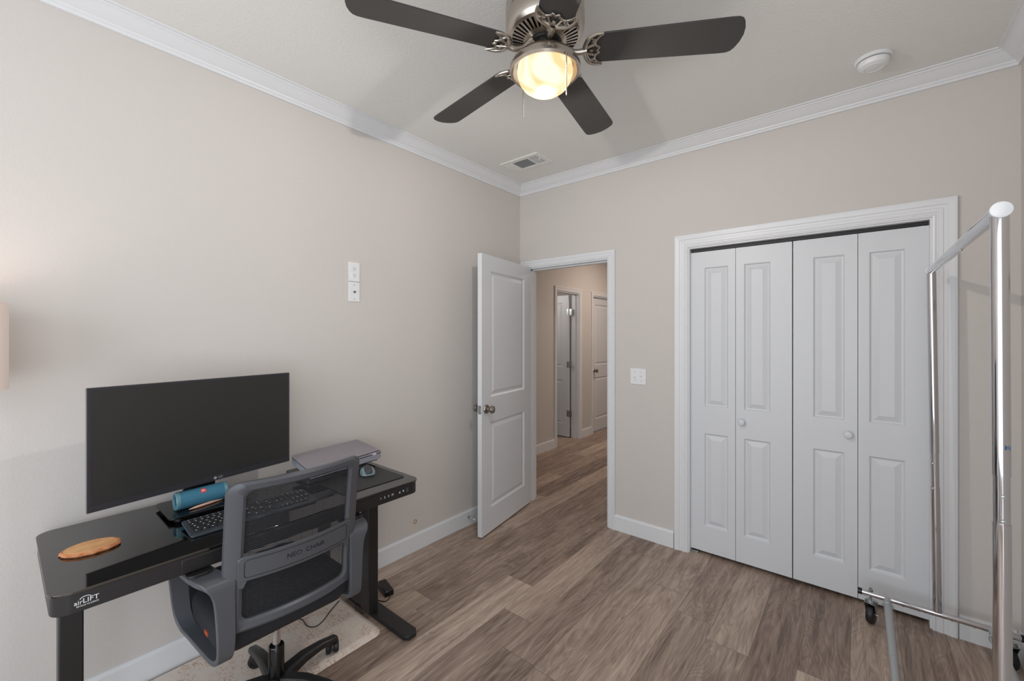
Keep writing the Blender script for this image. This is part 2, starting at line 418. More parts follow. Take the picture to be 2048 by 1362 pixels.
def jamb(n, a, b_, top, f0, f1, axis, t=0.014, stop=None):
    bm = B()
    def bb(u0, u1, z0, z1, g0=f0, g1=f1):
        if axis == 'x': box(bm, u0, u1, g0, g1, z0, z1)
        else: box(bm, g0, g1, u0, u1, z0, z1)
    bb(a, a + t, 0, top - t); bb(b_ - t, b_, 0, top - t); bb(a, b_, top - t, top)
    if stop:
        bb(a + t, a + t + .011, 0, top - t, *stop); bb(b_ - t - .011, b_ - t, 0, top - t, *stop); bb(a + t, b_ - t, top - t - .011, top - t, *stop)
    return struct(link('trim_%d' % n, bm, 'trim'), 'white door jamb')
casing(5, DO0 + .004, DO1 - .004, DZ - .004, YB, -1, 'x', .058)
jamb(6, DO0, DO1, DZ, YB + .0, YB + T, 'x', stop=(YB + .045, YB + .085))
casing(7, CO0 + .004, CO1 - .004, CZ - .004, YB, -1, 'x', .087)
jamb(8, CO0, CO1, CZ, YB, YB + T, 'x', t=.012)
casing(9, HD0, HD1, 2.03, HX0, 1, 'y', .057); jamb(10, HD0, HD1, 2.03, HX0 - T, HX0, 'y', stop=(HX0 - .075, HX0 - .04))
casing(11, H20, H21, 2.03, HX0, 1, 'y', .057); jamb(12, H20, H21, 2.03, HX0 - T, HX0, 'y')
casing(13, DO0 + .004, DO1 - .004, DZ - .004, YB + T, 1, 'x', .058)

# moulded panel door. local: x 0..w, y 0 (front, facing -y) .. t, z 0..h
def panel_leaf(bm, w, h, t, xl, xr, panels, steps, back=True):
    def face(ymap, flip):
        def q(x0, x1, z0, z1):
            bm.faces.new([bm.verts.new((x, ymap(0), z)) for x, z in ((x0, z0), (x1, z0), (x1, z1), (x0, z1))])
        q(0, xl, 0, h); q(xr, w, 0, h)
        zs = [0] + [v for p in panels for v in p] + [h]
        for i in range(0, len(zs), 2): q(xl, xr, zs[i], zs[i + 1])
        for (z0, z1) in panels:
            prev = None
            for (o, d) in steps:
                ring = [bm.verts.new((x, ymap(d), z)) for x, z in ((xl + o, z0 + o), (xr - o, z0 + o), (xr - o, z1 - o), (xl + o, z1 - o))]
                if prev:
                    for k in range(4): bm.faces.new((prev[k], prev[(k + 1) % 4], ring[(k + 1) % 4], ring[k]))
                prev = ring
            bm.faces.new(prev)
    face(lambda d: d, False)
    if back: face(lambda d: t - d, True)
    else: bm.faces.new([bm.verts.new(p) for p in ((0, t, 0), (w, t, 0), (w, t, h), (0, t, h))])
    for (p, q_) in (((0, 0), (0, h)), ((w, 0), (w, h))):
        bm.faces.new([bm.verts.new(c) for c in ((p[0], 0, 0), (p[0], t, 0), (p[0], t, h), (p[0], 0, h))])
    for z in (0, h): bm.faces.new([bm.verts.new(c) for c in ((0, 0, z), (w, 0, z), (w, t, z), (0, t, z))])
    bmesh.ops.remove_doubles(bm, verts=bm.verts[:], dist=1e-5)
    return bm
STEPS = [(0, 0), (.004, .004), (.012, .0105), (.020, .011), (.024, .010), (.044, .0025)]
CSTEPS = [(0, 0), (.003, .003), (.007, .010), (.013, .0115), (.016, .011), (.041, .0015)]
def knob_bm(y0, sgn, x, z):
    bm = B()
    lathe(bm, [(0, y0), (.032, y0), (.033, y0 + sgn * .004), (.028, y0 + sgn * .011), (.013, y0 + sgn * .015), (.011, y0 + sgn * .028), (.016, y0 + sgn * .034), (.026, y0 + sgn * .042), (.0285, y0 + sgn * .052), (.025, y0 + sgn * .062), (.012, y0 + sgn * .069), (0, y0 + sgn * .070)], (x, 0, z), 'y', 28)
    return bm

# entry door, open almost at right angles. local x runs from the hinge to the free edge; local -y faces +X
ent = bpy.data.objects.new('door_1', None); COL.objects.link(ent)
ent.location = (-2.190, YB - .006, 0.012); ent.rotation_euler = (0, 0, math.radians(-80.5)); struct(ent, 'white two-panel bedroom door standing open against the left wall')
ent['category'] = 'door'
# local x -> direction (sin9.5, -cos9.5); local +y -> (+cos, +sin): flip so thickness goes toward the left wall
bm = B(); panel_leaf(bm, .755, 2.02, .035, .118, .637, [(.175, .80), (.985, 1.905)], STEPS)
for v in bm.verts: v.co.y -= .035
link('door_leaf', bm, 'door', ent)
link('door_knob', knob_bm(0, 1, .70, .905), 'antnickel', ent, smooth=True)
link('door_knob', knob_bm(-.035, -1, .70, .905), 'antnickel', ent, smooth=True)
bm = B(); box(bm, .7552, .757, -.030, -.005, .875, .935); box(bm, .757, .764, -.024, -.012, .893, .917); link('latch_plate', bm, 'zinc', ent)

# hall doors
h1 = bpy.data.objects.new('door_2', None); COL.objects.link(h1); struct(h1, 'white hall door swung open into a side room'); h1['category'] = 'door'
h1.location = (HX0 - T - .012, HD1 - .022, .012); h1.rotation_euler = (0, 0, math.radians(180 - 2))
bm = B(); panel_leaf(bm, .60, 2.0, .035, .10, .50, [(.175, .80), (.985, 1.895)], STEPS)
link('door_leaf', bm, 'door', h1)
for z in (.33, 1.02, 1.76):
    bm = B(); box(bm, -.052, .030, .0345, .0375, z - .045, z + .045); tube(bm, [(-.006, .041, z - .048), (-.006, .041, z + .048)], .006, 10)
    link('hinge', bm, 'zinc', h1, bevel=.001)
h2 = bpy.data.objects.new('door_3', None); COL.objects.link(h2); struct(h2, 'closed white two-panel door further along the hall'); h2['category'] = 'door'
h2.location = (HX0 - .03, H20 + .016, .012); h2.rotation_euler = (0, 0, PI / 2)
bm = B(); panel_leaf(bm, H21 - H20 - .032, 1.998, .035, .11, .64, [(.175, .80), (.985, 1.895)], STEPS); link('door_leaf', bm, 'door', h2)
link('door_knob', knob_bm(0, -1, .065, .905), 'antnickel', h2, smooth=True)

# closet bifold doors
CL = [-.878, -.603, -.303, -.005, .278]
CY = 2.962
for pair, (i0, i1, lab) in enumerate(((0, 1, 'left pair of white folding closet doors'), (2, 3, 'right pair of white folding closet doors'))):
    e = bpy.data.objects.new('door_%d' % (4 + pair), None); COL.objects.link(e); struct(e, lab); e['category'] = 'closet door'
    e.location = (CL[i0], CY, .022)
    for i in (i0, i1):
        x0 = CL[i] + .0012; x1 = CL[i + 1] - .0012
        if i == 2: x0 += .003
        w_ = x1 - x0; bm = B()
        xl = (.088 if i in (0, 2) else .046); pw = .142
        if i == 2: xl = .096
        panel_leaf(bm, w_, 1.978, .028, xl, xl + pw, [(.168, .780), (.958, 1.872)], CSTEPS, back=False)
        for v in bm.verts: v.co.x += x0 - CL[i0]
        link('door_leaf', bm, 'door', e)
    kx = (-.567 if pair == 0 else -.045) - CL[i0]
    bm = B(); lathe(bm, [(0, 0), (.010, 0), (.009, -.008), (.012, -.012), (.019, -.017), (.0205, -.023), (.017, -.029), (.008, -.032), (0, -.0325)], (kx, 0, .883), 'y', 24)
    link('door_knob', bm, 'door', e, smooth=True)
    for px_ in (CL[i0] + .03, CL[i1 + 1] - .03):
        bm = B(); tube(bm, [(px_ - CL[i0], .014, 1.978), (px_ - CL[i0], .014, 2.004)], .004, 8); link('pivot_pin', bm, 'zinc', e)
bm = B(); box(bm, CO0 + .012, CO1 - .012, CY + .002, CY + .03, 2.004, 2.023); struct(link('trim_14', bm, 'darkgap'), 'closet door track')
bm = B(); box(bm, CO0 + .015, CO0 + .06, CY - .004, CY + .03, .0, .012); tag(link('pivot_bracket', bm, 'zinc', bevel=.001), 'small steel floor bracket under the left end of the closet doors', 'bracket')
bm = B()
for k in range(16):
    x = -.35 + k * .045; box(bm, x, x + .032, 3.12, 3.40, 1.0, 1.97 + .02 * (k % 2))
# garments are hidden behind the leaves apart from a sliver over the doors
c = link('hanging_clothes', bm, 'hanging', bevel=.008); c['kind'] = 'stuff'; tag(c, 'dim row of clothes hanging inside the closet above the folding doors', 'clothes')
bm = B(); tube(bm, [(CO0 - .1, 3.26, 2.0), (.45, 3.26, 2.0)], .014, 12); struct(link('trim_15', bm, 'zinc', smooth=True), 'closet rod')

# ---------------------------------------------------------------- wall and ceiling fittings
# outlet and coax plates on the left wall. local: x = out of wall
def plate(name, lab, cat, y0, y1, z0, z1):
    e = thing(name, lab, cat, (XL, (y0 + y1) / 2, (z0 + z1) / 2)); hy = (y1 - y0) / 2; hz = (z1 - z0) / 2
    bm = B(); box(bm, .0, .0055, -hy, hy, -hz, hz); link('cover_plate', bm, 'white', e, bevel=.002); return e
o1 = plate('wall_outlet', 'white duplex power outlet mounted on the wall directly above the cable plate', 'outlet', 1.305, 1.376, 1.7665, 1.881)
for dz in (-.0195, .0195):
    bm = B(); prism(bm, rrect(-.0165, .0165, dz - .0145, dz + .0145, .008), lambda a, b_: (.005, a, b_), lambda a, b_: (.0072, a, b_)); s = link('socket', bm, 'white', o1)
    bm = B(); box(bm, .0070, .0076, -.0075, -.0055, dz - .002, dz + .007); box(bm, .0070, .0076, .0055, .0075, dz - .001, dz + .007)
    lathe(bm, [(0, .0070), (.0026, .0070), (.0026, .0076), (0, .0076)], (0, 0, dz - .0075), 'x', 10); link('slots', bm, 'darkgap', s)
o2 = plate('cable_wall_plate', 'white coaxial cable wall plate directly below the high power outlet', 'wall plate', 1.305, 1.376, 1.6475, 1.7625)
bm = B(); lathe(bm, [(0, .005), (.007, .005), (.007, .008), (.0045, .008), (.0045, .017), (.001, .017), (0, .017)], (0, 0, 0), 'x', 14); link('coax_connector', bm, 'antnickel', o2, smooth=True)
for dz in (-.042, .042):
    bm = B(); lathe(bm, [(0, .005), (.003, .005), (.003, .0062), (0, .0064)], (0, 0, dz), 'x', 10); link('screw', bm, 'zinc', o2)
sw = thing('light_switch', 'white double toggle light switch on the wall between the door and the closet', 'light switch', (-1.2285, YB, 1.152))
bm = B(); box(bm, -.058, .058, -.0055, 0, -.0575, .0575); link('cover_plate', bm, 'white', sw, bevel=.002)
for sx, up in ((-.023, 1), (.023, -1)):
    bm = B(); box(bm, sx - .0055, sx + .0055, -.0062, -.004, -.012, .012); box(bm, -.0045, .0045, -.018, -.004, -.004, .004, Matrix.Translation((sx, 0, 0)) @ Matrix.Rotation(up * .45, 4, 'X')); link('toggle', bm, 'white', sw, bevel=.0008)
    for dz in (-.030, .030):
        bm = B(); lathe(bm, [(0, -.005), (.003, -.005), (.003, -.0062), (0, -.0064)], (sx, 0, dz), 'y', 10); link('screw', bm, 'zinc', sw)

# smoke detector
sd = thing('smoke_detector', 'round white smoke detector on the ceiling near the right corner', 'smoke detector', (.052, 2.60, ZC))
bm = B(); lathe(bm, [(0, 0), (.070, 0), (.071, -.006), (.064, -.013), (0, -.013)], n=48); link('base', bm, 'white', sd, smooth=True)
bm = B(); lathe(bm, [(0, -.0135), (.055, -.0135), (.055, -.0185), (0, -.0185)], n=48); link('vent_gap', bm, 'darkgap', sd)
bm = B(); lathe(bm, [(0, -.017), (.060, -.017), (.060, -.026), (.054, -.038), (.036, -.046), (.033, -.044), (.016, -.047), (0, -.0475)], n=48); link('cover', bm, 'white', sd, smooth=True)

# ceiling air vent
av = thing('air_vent', 'white rectangular air vent in the ceiling by the room corner', 'air vent', (-1.928, 2.515, ZC))
bm = B()
X0, X1, Y0, Y1 = -.175, .172, -.102, .102
gx0, gx1, gy0, gy1 = -.085, .135, -.064, .066
box(bm, X0, X1, Y0, gy0, -.008, 0); box(bm, X0, X1, gy1, Y1, -.008, 0); box(bm, X0, gx0, gy0, gy1, -.008, 0); box(bm, gx1, X1, gy0, gy1, -.008, 0); box(bm, .055, .064, gy0, gy1, -.008, 0)
link('frame', bm, 'ceil', av, bevel=.002)
bm = B(); box(bm, gx0, gx1, gy0, gy1, -.0015, -.0005); link('duct_shadow_plate', bm, 'darkgap', av)
bm = B()
for k in range(9):
    y = gy0 + .008 + k * .0138; box(bm, gx0, .055, -.004, .004, -.0007, .0007, Matrix.Translation((0, y, -.005)) @ Matrix.Rotation(.6, 4, 'X'))
for k in range(5):
    x = .072 + k * .0125; box(bm, x - .003, x + .003, gy0, gy1, -.006, -.0045)
for k in range(5):
    y = gy0 + .02 + k * .0225; box(bm, .064, gx1, y - .003, y + .003, -.0065, -.005)
link('louvers', bm, 'trim', av)
bm = B()
for k in range(3): box(bm, X0 + .015 + k * .018, X0 + .022 + k * .018, -.07, .07, -.0105, -.008)
link('blank_louver', bm, 'ceil', av, bevel=.001)
bm = B(); tube(bm, [(.142, -.03, -.008), (.146, -.03, -.022), (.139, -.03, -.030)], .0025, 8); link('lever', bm, 'trim', av)

# door stop and the small brass ring on the left wall
ds = thing('door_stop', 'spring door stop with a white tip on the baseboard behind the open door', 'door stop', (XL + .014, 2.278, .062))
bm = B(); lathe(bm, [(0, 0), (.011, 0), (.011, .003), (.006, .006), (.005, .010)], axis='x', n=14); link('base', bm, 'zinc', ds)
bm = B(); tube(bm, [(.006 + k * .00055, .0045 * math.cos(k * .9), .0045 * math.sin(k * .9)) for k in range(100)], .0011, 5); link('spring', bm, 'zinc', ds, smooth=True)
bm = B(); lathe(bm, [(0, .060), (.007, .060), (.0075, .072), (0, .073)], axis='x', n=12); link('tip', bm, 'white', ds, smooth=True)
bm = B(); tube(bm, [(XL + .003, 1.785 + .011 * math.cos(a), .194 + .013 * math.sin(a)) for a in [2 * PI * k / 20 for k in range(21)]], .0018, 6); tag(link('brass_ring', bm, 'brass', smooth=True), 'tiny brass ring on the wall above the baseboard right of the desk', 'ring')

# ---------------------------------------------------------------- ceiling fan
FX, FY = -.881, 1.261
fan = thing('ceiling_fan', 'brushed nickel ceiling fan with five dark blades and a lit glass bowl', 'ceiling fan', (FX, FY, ZC))
Z = lambda z: z - ZC
bm = B(); lathe(bm, [(0, 0), (.118, 0), (.122, Z(2.70)), (.138, Z(2.66)), (.142, Z(2.64)), (.142, Z(2.603))], n=64)
lathe(bm, [(.142, Z(2.603)), (.1385, Z(2.601)), (.1385, Z(2.597)), (.1425, Z(2.595)), (.143, Z(2.575)), (.140, Z(2.553)), (.134, Z(2.537)), (.128, Z(2.530))], n=64)
link('motor_housing', bm, 'nickel', fan, smooth=True)
bm = B(); lathe(bm, [(0, Z(2.552)), (.130, Z(2.552)), (.128, Z(2.536))], n=48); lathe(bm, [(0, Z(2.55)), (.06, Z(2.545)), (.058, Z(2.500)), (.045, Z(2.495)), (.0, Z(2.495))], n=32); link('motor_core', bm, 'darkgap', fan, smooth=True)
bm = B()   # slotted ring: 40 ribs between two hoops
lathe(bm, [(.128, Z(2.530)), (.119, Z(2.525)), (.117, Z(2.528)), (.126, Z(2.534))], n=64); lathe(bm, [(.078, Z(2.514)), (.060, Z(2.509)), (.060, Z(2.515)), (.078, Z(2.519))], n=48)
for k in range(40):
    a = 2 * PI * k / 40; mx = Matrix.Rotation(a, 4, 'Z')
    vs = [mx @ Vector(p) for p in ((.074, -.0028, Z(2.5130)), (.074, .0028, Z(2.5130)), (.121, .0050, Z(2.5262)), (.121, -.0050, Z(2.5262)), (.074, -.0028, Z(2.518)), (.074, .0028, Z(2.518)), (.121, .0050, Z(2.531)), (.121, -.0050, Z(2.531)))]
    vv = [bm.verts.new(v) for v in vs]
    for f in ((0, 1, 2, 3), (7, 6, 5, 4), (0, 4, 5, 1), (1, 5, 6, 2), (2, 6, 7, 3), (3, 7, 4, 0)): bm.faces.new([vv[i] for i in f])
link('vent_ring', bm, 'nickel', fan, smooth=True)
bm = B(); lathe(bm, [(0, Z(2.50)), (.034, Z(2.50)), (.036, Z(2.480)), (.040, Z(2.474)), (.060, Z(2.470)), (.095, Z(2.456)), (.118, Z(2.436)), (.128, Z(2.418)), (.128, Z(2.405)), (.122, Z(2.398)), (.116, Z(2.400)), (.108, Z(2.412)), (.1005, Z(2.425))], n=64)
link('light_fitter', bm, 'nickel', fan, smooth=True)
bm = B(); lathe(bm, [(0, Z(2.4255)), (.104, Z(2.4255)), (.104, Z(2.429)), (0, Z(2.429))], n=48); link('added_dark_pan', bm, 'darkgap', fan)  # dark plate added under the fitter to damp reflections inside the bowl
bm = B(); lathe(bm, [(.098, Z(2.422)), (.1005, Z(2.405)), (.099, Z(2.390)), (.092, Z(2.370)), (.080, Z(2.352)), (.062, Z(2.338)), (.040, Z(2.328)), (.018, Z(2.324)), (0, Z(2.323))], n=64)
link('glass_bowl', bm, 'globe', fan, smooth=True)
def chain(x, y, z0, z1, bow):
    bm = B(); tube(bm, [(x, y, z0), (x, y, z1)], .0007, 5)
    n = int((z0 - z1) / .0046)
    for k in range(n):
        bmesh.ops.create_icosphere(bm, subdivisions=1, radius=.0025, matrix=Matrix.Translation((x, y, z0 - k * .0046)))
    lathe(bm, [(0, z0 + .004), (.004, z0 + .002), (.003, z0 - .004), (0, z0 - .005)], (x, y, 0), n=8)
    link('pull_chain', bm, 'antnickel', fan)
chain(.121, -.047, Z(2.398), Z(2.257), 0); chain(-.102, .003, Z(2.398), Z(2.268), 0)
# blades. local u outward, v across
def blade_bm():
    bm = B(); pts = []
    u0, u1 = .150, .676; w0, w1 = .060, .070
    for k in range(9): a = PI + PI / 2 - PI * k / 8 ; pts.append((u0 + .045 + .045 * math.cos(a), w0 * math.sin(a)))
    pts = pts[::1]
    tipr = .022
    pts = [(u0 + .04 - .04 * math.cos(a), -w0 * math.sin(a)) for a in [math.radians(v) for v in range(-90, 91, 12)]][::-1]
    # pts runs from v=-w0.. to +w0 around the root; add the tip side
    pts = pts[::-1]
    tip = []
    for a in range(0, 91, 15):
        r = math.radians(a); tip.append((u1 - .035 - tipr + tipr * math.sin(r) + .012 * 0, w1 - tipr + tipr * math.cos(r)))
    tipc = [(u1 - .035 + .035 * math.cos(v), (w1 - tipr) * math.sin(v)) for v in [math.radians(t) for t in (60, 40, 20, 0, -20, -40, -60)]]
    tip2 = [(x, -y) for x, y in tip[::-1]]
    a_ = pts if pts[-1][1] > 0 else pts[::-1]
    full = a_ + [(u1 - .06, w1)] + [(u1 - .035, w1 - .001), (u1 - .022, w1 - .007), (u1 - .013, w1 - .019)] + [(u1 - .004, w1 * .40), (u1, 0), (u1 - .004, -w1 * .40)] + [(u1 - .013, -w1 + .019), (u1 - .022, -w1 + .007), (u1 - .035, -w1 + .001)] + [(u1 - .06, -w1)]
    slab(bm, full, -.003, .003); return bm
def iron_bm():
    bm = B(); z = -.0075
    outer = smooth_path([(.205, .064, z), (.182, .063, z), (.156, .048, z), (.143, .020, z), (.141, 0, z), (.143, -.020, z), (.156, -.048, z), (.182, -.063, z), (.205, -.064, z)], 5)
    n = len(outer); tube(bm, outer, [.0035 + .0045 * math.sin(PI * i / (n - 1)) for i in range(n)], 10, flat=1)
    inner = smooth_path([(.205, .064, z), (.188, .050, z), (.178, .033, z), (.184, .017, z), (.193, .010, z), (.186, 0, z), (.193, -.010, z), (.184, -.017, z), (.178, -.033, z), (.188, -.050, z), (.205, -.064, z)], 5)
    tube(bm, inner, .0042, 8)
    for s in (1, -1):
        tube(bm, [(.145, s * .010, z), (.181, s * .024, z)], .0045, 8)
    tube(bm, [(.160, .050, z), (.183, .035, z)], .003, 8); tube(bm, [(.160, -.050, z), (.183, -.035, z)], .003, 8)
    for p in ((.172, .036), (.172, -.036), (.165, 0)): lathe(bm, [(0, z + .004), (.006, z + .004), (.006, z - .003), (0, z - .005)], (p[0], p[1], 0), n=10)
    arm = smooth_path([(.046, 0, Z(2.507) - Z(2.475)), (.062, 0, .022), (.085, 0, .000), (.115, 0, -.012), (.148, 0, z - .001)], 6)
    m = len(arm); tube(bm, arm, [.0085 + .003 * abs(1 - 2 * i / (m - 1)) for i in range(m)], 12)
    return bm
blade = None
for k, ang in enumerate((31.3, 100.2, 171.7, 240.0, 316.0)):
    R_ = Matrix.Translation((0, 0, Z(2.475))) @ Matrix.Rotation(math.radians(ang), 4, 'Z') @ Matrix.Rotation(math.radians(-11), 4, 'X')
    if blade is None:
        blade = link('blade', blade_bm(), 'blade', fan, bevel=.0015); iron = link('blade_arm', iron_bm(), 'nickel', blade, smooth=True)
        blade.matrix_local = R_
    else:
        c = blade.copy(); COL.objects.link(c); c.parent = fan; c.matrix_local = R_
        d = iron.copy(); COL.objects.link(d); d.parent = c

# ---------------------------------------------------------------- floor lamp at the left edge
lp = thing('floor_lamp', 'floor lamp with a pale drum shade at the left edge of the view', 'lamp', (-2.10, -.112, 0))
bm = B(); lathe(bm, [(0, 0), (.115, 0), (.115, .012), (.10, .02), (0, .022)]); link('base', bm, 'gloss', lp, smooth=True)
bm = B(); tube(bm, [(0, 0, .02), (0, 0, 1.36)], .009, 12); link('pole', bm, 'nickel', lp, smooth=True)
bm = B(); lathe(bm, [(.135, 1.279), (.135, 1.551), (.133, 1.551), (.133, 1.279), (.135, 1.279)], n=48); link('lamp_shade', bm, 'shade', lp, smooth=True)
bm = B(); lathe(bm, [(0, 1.36), (.012, 1.36), (.014, 1.385), (.028, 1.41), (.028, 1.43), (.016, 1.448), (0, 1.452)], n=20); link('bulb', bm, 'globe', lp, smooth=True)

# ---------------------------------------------------------------- standing desk
DT = .745; DX0, DX1, DY0, DY1 = -2.258, -1.664, .084, 1.318
desk = thing('standing_desk', 'black glass-topped height adjustable desk along the left wall', 'desk', (-1.96, .70, 0))
dm = Matrix.Translation((1.96, -.70, 0))
def dl(bm): 
    for v in bm.verts: v.co = dm @ v.co
    return bm
bm = B(); slab(bm, rrect(DX0, DX1, DY0, DY1, [.045, .045, .045, .045]), DT - .008, DT); link('tabletop', dl(bm), 'deskglass', desk, bevel=.0015)
bm = B(); slab(bm, rrect(DX0 + .004, DX1 - .004, DY0 + .004, DY1 - .004, .043), DT - .062, DT - .008)
link('apron', dl(bm), 'deskmetal', desk, bevel=.002)
bm = B(); box(bm, DX1 - .02, DX1 - .0025, .372, .86, DT - .058, DT - .014); link('drawer', dl(bm), 'deskmetal', desk, bevel=.002)
for yc in (.148, 1.224):
    bm = B(); box(bm, -2.00, -1.925, yc - .028, yc + .028, .026, DT - .062); link('leg', dl(bm), 'deskmetal', desk, bevel=.004)
    fy = yc + (.030 if yc > 1 else 0)
    bm = B(); slab(bm, [(-2.225, fy - .038), (-1.665, fy - .038), (-1.642, fy - .022), (-1.642, fy + .022), (-1.665, fy + .038), (-2.225, fy + .038), (-2.245, fy + .022), (-2.245, fy - .022)], .006, .026)
    link('foot', dl(bm), 'deskmetal', desk, bevel=.003)
    for xx in (-2.2, -1.72):
        bm = B(); lathe(bm, [(0, 0), (.014, 0), (.014, .006), (0, .006)], (xx, fy, 0), n=14); link('levelling_pad', dl(bm), 'rubber', desk)
bm = B(); box(bm, -2.10, -2.02, .2, 1.17, DT - .075, DT - .062); link('crossbar', dl(bm), 'deskmetal', desk, bevel=.002)
# lettering on the front. text x -> +Y, text y -> +Z, normal +X
FM = Matrix(((0, 0, 1, 0), (1, 0, 0, 0), (0, 1, 0, 0), (0, 0, 0, 1)))
FXF = DX1 - .004 + .0004
def dtext(s, size, y, z, name, **k): return text(s, size, dm @ Matrix.Translation((FXF, y, z)) @ FM, k.pop('m', 'mark'), desk, name, **k)
dtext('air', .0165, .1415, DT - .036, 'logo_lettering'); dtext('LIFT', .0185, .1665, DT - .035, 'logo_lettering'); dtext('SEVILLE CLASSICS', .0058, .160, DT - .0465, 'logo_lettering')
bm = B(); tube(bm, [(FXF, 0.156 + .011 * math.cos(a), DT - .0285 + .006 * math.sin(a)) for a in [PI * k / 12 for k in range(13)]], .0009, 6); link('logo_arc', dl(bm), 'mark', desk)
for s, y in (('1', 1.098), ('2', 1.118), ('3', 1.138), ('M', 1.160)): dtext(s, .013, y, DT - .034, 'control_panel_number')
for y, up in ((1.199, 1), (1.219, -1)):
    bm = B(); prism(bm, [(y - .005, DT - .034 - up * .004), (y + .005, DT - .034 - up * .004), (y, DT - .034 + up * .004)], lambda a, b_: (FXF, a, b_), lambda a, b_: (FXF + .0005, a, b_)); link('control_panel_arrow', dl(bm), 'mark', desk)
bm = B(); box(bm, FXF - .001, FXF + .0008, 1.237, 1.247, DT - .044, DT - .024); link('usb_port', dl(bm), 'laptop', desk)

# ---------------------------------------------------------------- monitor
mon = thing('monitor', 'large flat black computer monitor on the desk against the wall', 'monitor', (-2.06, .54, DT))
# panel: left bottom (-2.005,.190) right bottom (-2.105,.885)
A = Vector((-2.005 + 2.06, .190 - .54, 0)); Bv = Vector((-2.105 + 2.06, .886 - .54, 0))
ey = (Bv - A).normalized(); W_ = (Bv - A).length; ex = Vector((ey.y, -ey.x, 0))   # ex faces the room
MM = Matrix(((ex.x, ey.x, 0, A.x), (ex.y, ey.y, 0, A.y), (0, 0, 1, 0), (0, 0, 0, 1)))
def ml(bm):
    for v in bm.verts: v.co = MM @ v.co
    return bm
zb, zt = .8475 - DT, 1.2705 - DT
bm = B(); box(bm, -.016, -.0035, 0, W_, zb, zt); link('housing', ml(bm), 'bezelside', mon, bevel=.002)
bm = B(); box(bm, -.042, -.016, .12, W_ - .12, zb + .03, zt - .14); link('rear_case', ml(bm), 'gloss', mon, bevel=.008)
bm = B(); box(bm, -.004, 0, .0005, W_ - .0005, zt - .008, zt - .0005); box(bm, -.004, 0, .0005, W_ - .0005, zb + .0005, zb + .022); box(bm, -.004, 0, .0005, .010, zb + .022, zt - .008); box(bm, -.004, 0, W_ - .010, W_ - .0005, zb + .022, zt - .008)
link('bezel', ml(bm), 'bezel', mon)
bm = B(); box(bm, -.004, -.0008, .010, W_ - .010, zb + .022, zt - .008); link('screen', ml(bm), 'screen', mon)
tm = MM @ Matrix.Translation((.0003, .405, zb + .0112)) @ FM
text('LG', .0135, tm, 'markgrey', mon, 'logo_lettering', ext=.0003)
bm = B(); lathe(bm, [(0, .0002), (.0055, .0002), (.0055, .0008), (0, .0008)], (0, .386, zb + .0112), 'x', 20); link('logo_disc', ml(bm), 'markgrey', mon)
bm = B(); box(bm, -.045, -.022, W_ / 2 - .045, W_ / 2 + .045, .018, zb + .16); link('stand_neck', ml(bm), 'gloss', mon, bevel=.004)
bm = B(); box(bm, -.02, -.008, W_ / 2 - .075, W_ / 2 - .05, zb - .012, zb); link('control_joystick', ml(bm), 'gloss', mon, bevel=.003)
bm = B(); slab(bm, [(x + 2.06, y - .54) for x, y in rrect(-2.205, -1.975, .405, .675, .018)], .012, .0195); link('stand_base', bm, 'gloss', mon, bevel=.0015)
bm = B(); slab(bm, [(x + 2.06, y - .54) for x, y in rrect(-2.185, -1.995, .425, .655, .018)], .0, .012); link('stand_foot', bm, 'gloss', mon)
BT = DT + .0195

# ---------------------------------------------------------------- things on the desk
# teal speaker
sp = thing('bluetooth_speaker', 'blue cylindrical portable speaker lying on the monitor base', 'speaker', (-2.062, .525, BT))
sr = .0345; hl = .088
bm = B(); lathe(bm, [(0, -hl + .006), (.030, -hl + .006), (.0335, -hl + .008), (sr, -hl + .018), (sr, hl - .018), (.0335, hl - .008), (.030, hl - .006), (0, hl - .006)], (0, 0, sr), 'y', 40); link('body', bm, 'speaker', sp, smooth=True)
for s in (-1, 1):
    bm = B(); lathe(bm, [(.0325, s * (hl - .016)), (.0349, s * (hl - .014)), (.0345, s * (hl - .004)), (.031, s * hl), (.0265, s * (hl - .001)), (.025, s * (hl - .010)), (0, s * (hl - .010))], (0, 0, sr), 'y', 40); link('end_cap', bm, 'speakerend', sp, smooth=True)
    bm = B(); lathe(bm, [(0, s * (hl - .0095)), (.021, s * (hl - .0095)), (.017, s * (hl - .006)), (.012, s * (hl - .006)), (0, s * (hl - .004))], (0, 0, sr), 'y', 30); link('bass_radiator', bm, 'speakercone', sp, smooth=True)
ba = math.radians(48)
def wrap(p):   # p.x along Y, p.y around, p.z out
    a = ba + p.y / sr; rr = sr + .0003 + p.z
    return Vector((rr * math.cos(a), p.x, sr + rr * math.sin(a)))
bm = B(); pr_ = rrect(-.0085, .0105, -.0085, .0085, .004, 4); 
vs = [bm.verts.new(wrap(Vector((x, y, 0)))) for x, y in pr_]; vt = [bm.verts.new(wrap(Vector((x, y, .0008)))) for x, y in pr_]
c0 = bm.verts.new(wrap(Vector((.001, 0, .0008))))
for k in range(len(vs)):
    j = (k + 1) % len(vs); bm.faces.new((vs[k], vs[j], vt[j], vt[k])); bm.faces.new((vt[k], vt[j], c0))
link('badge', bm, 'red', sp)
text('JBL', .0098, Matrix.Translation((.001, 0, .0011)), 'mark', sp, 'badge_lettering', ext=.0003, warp=wrap)

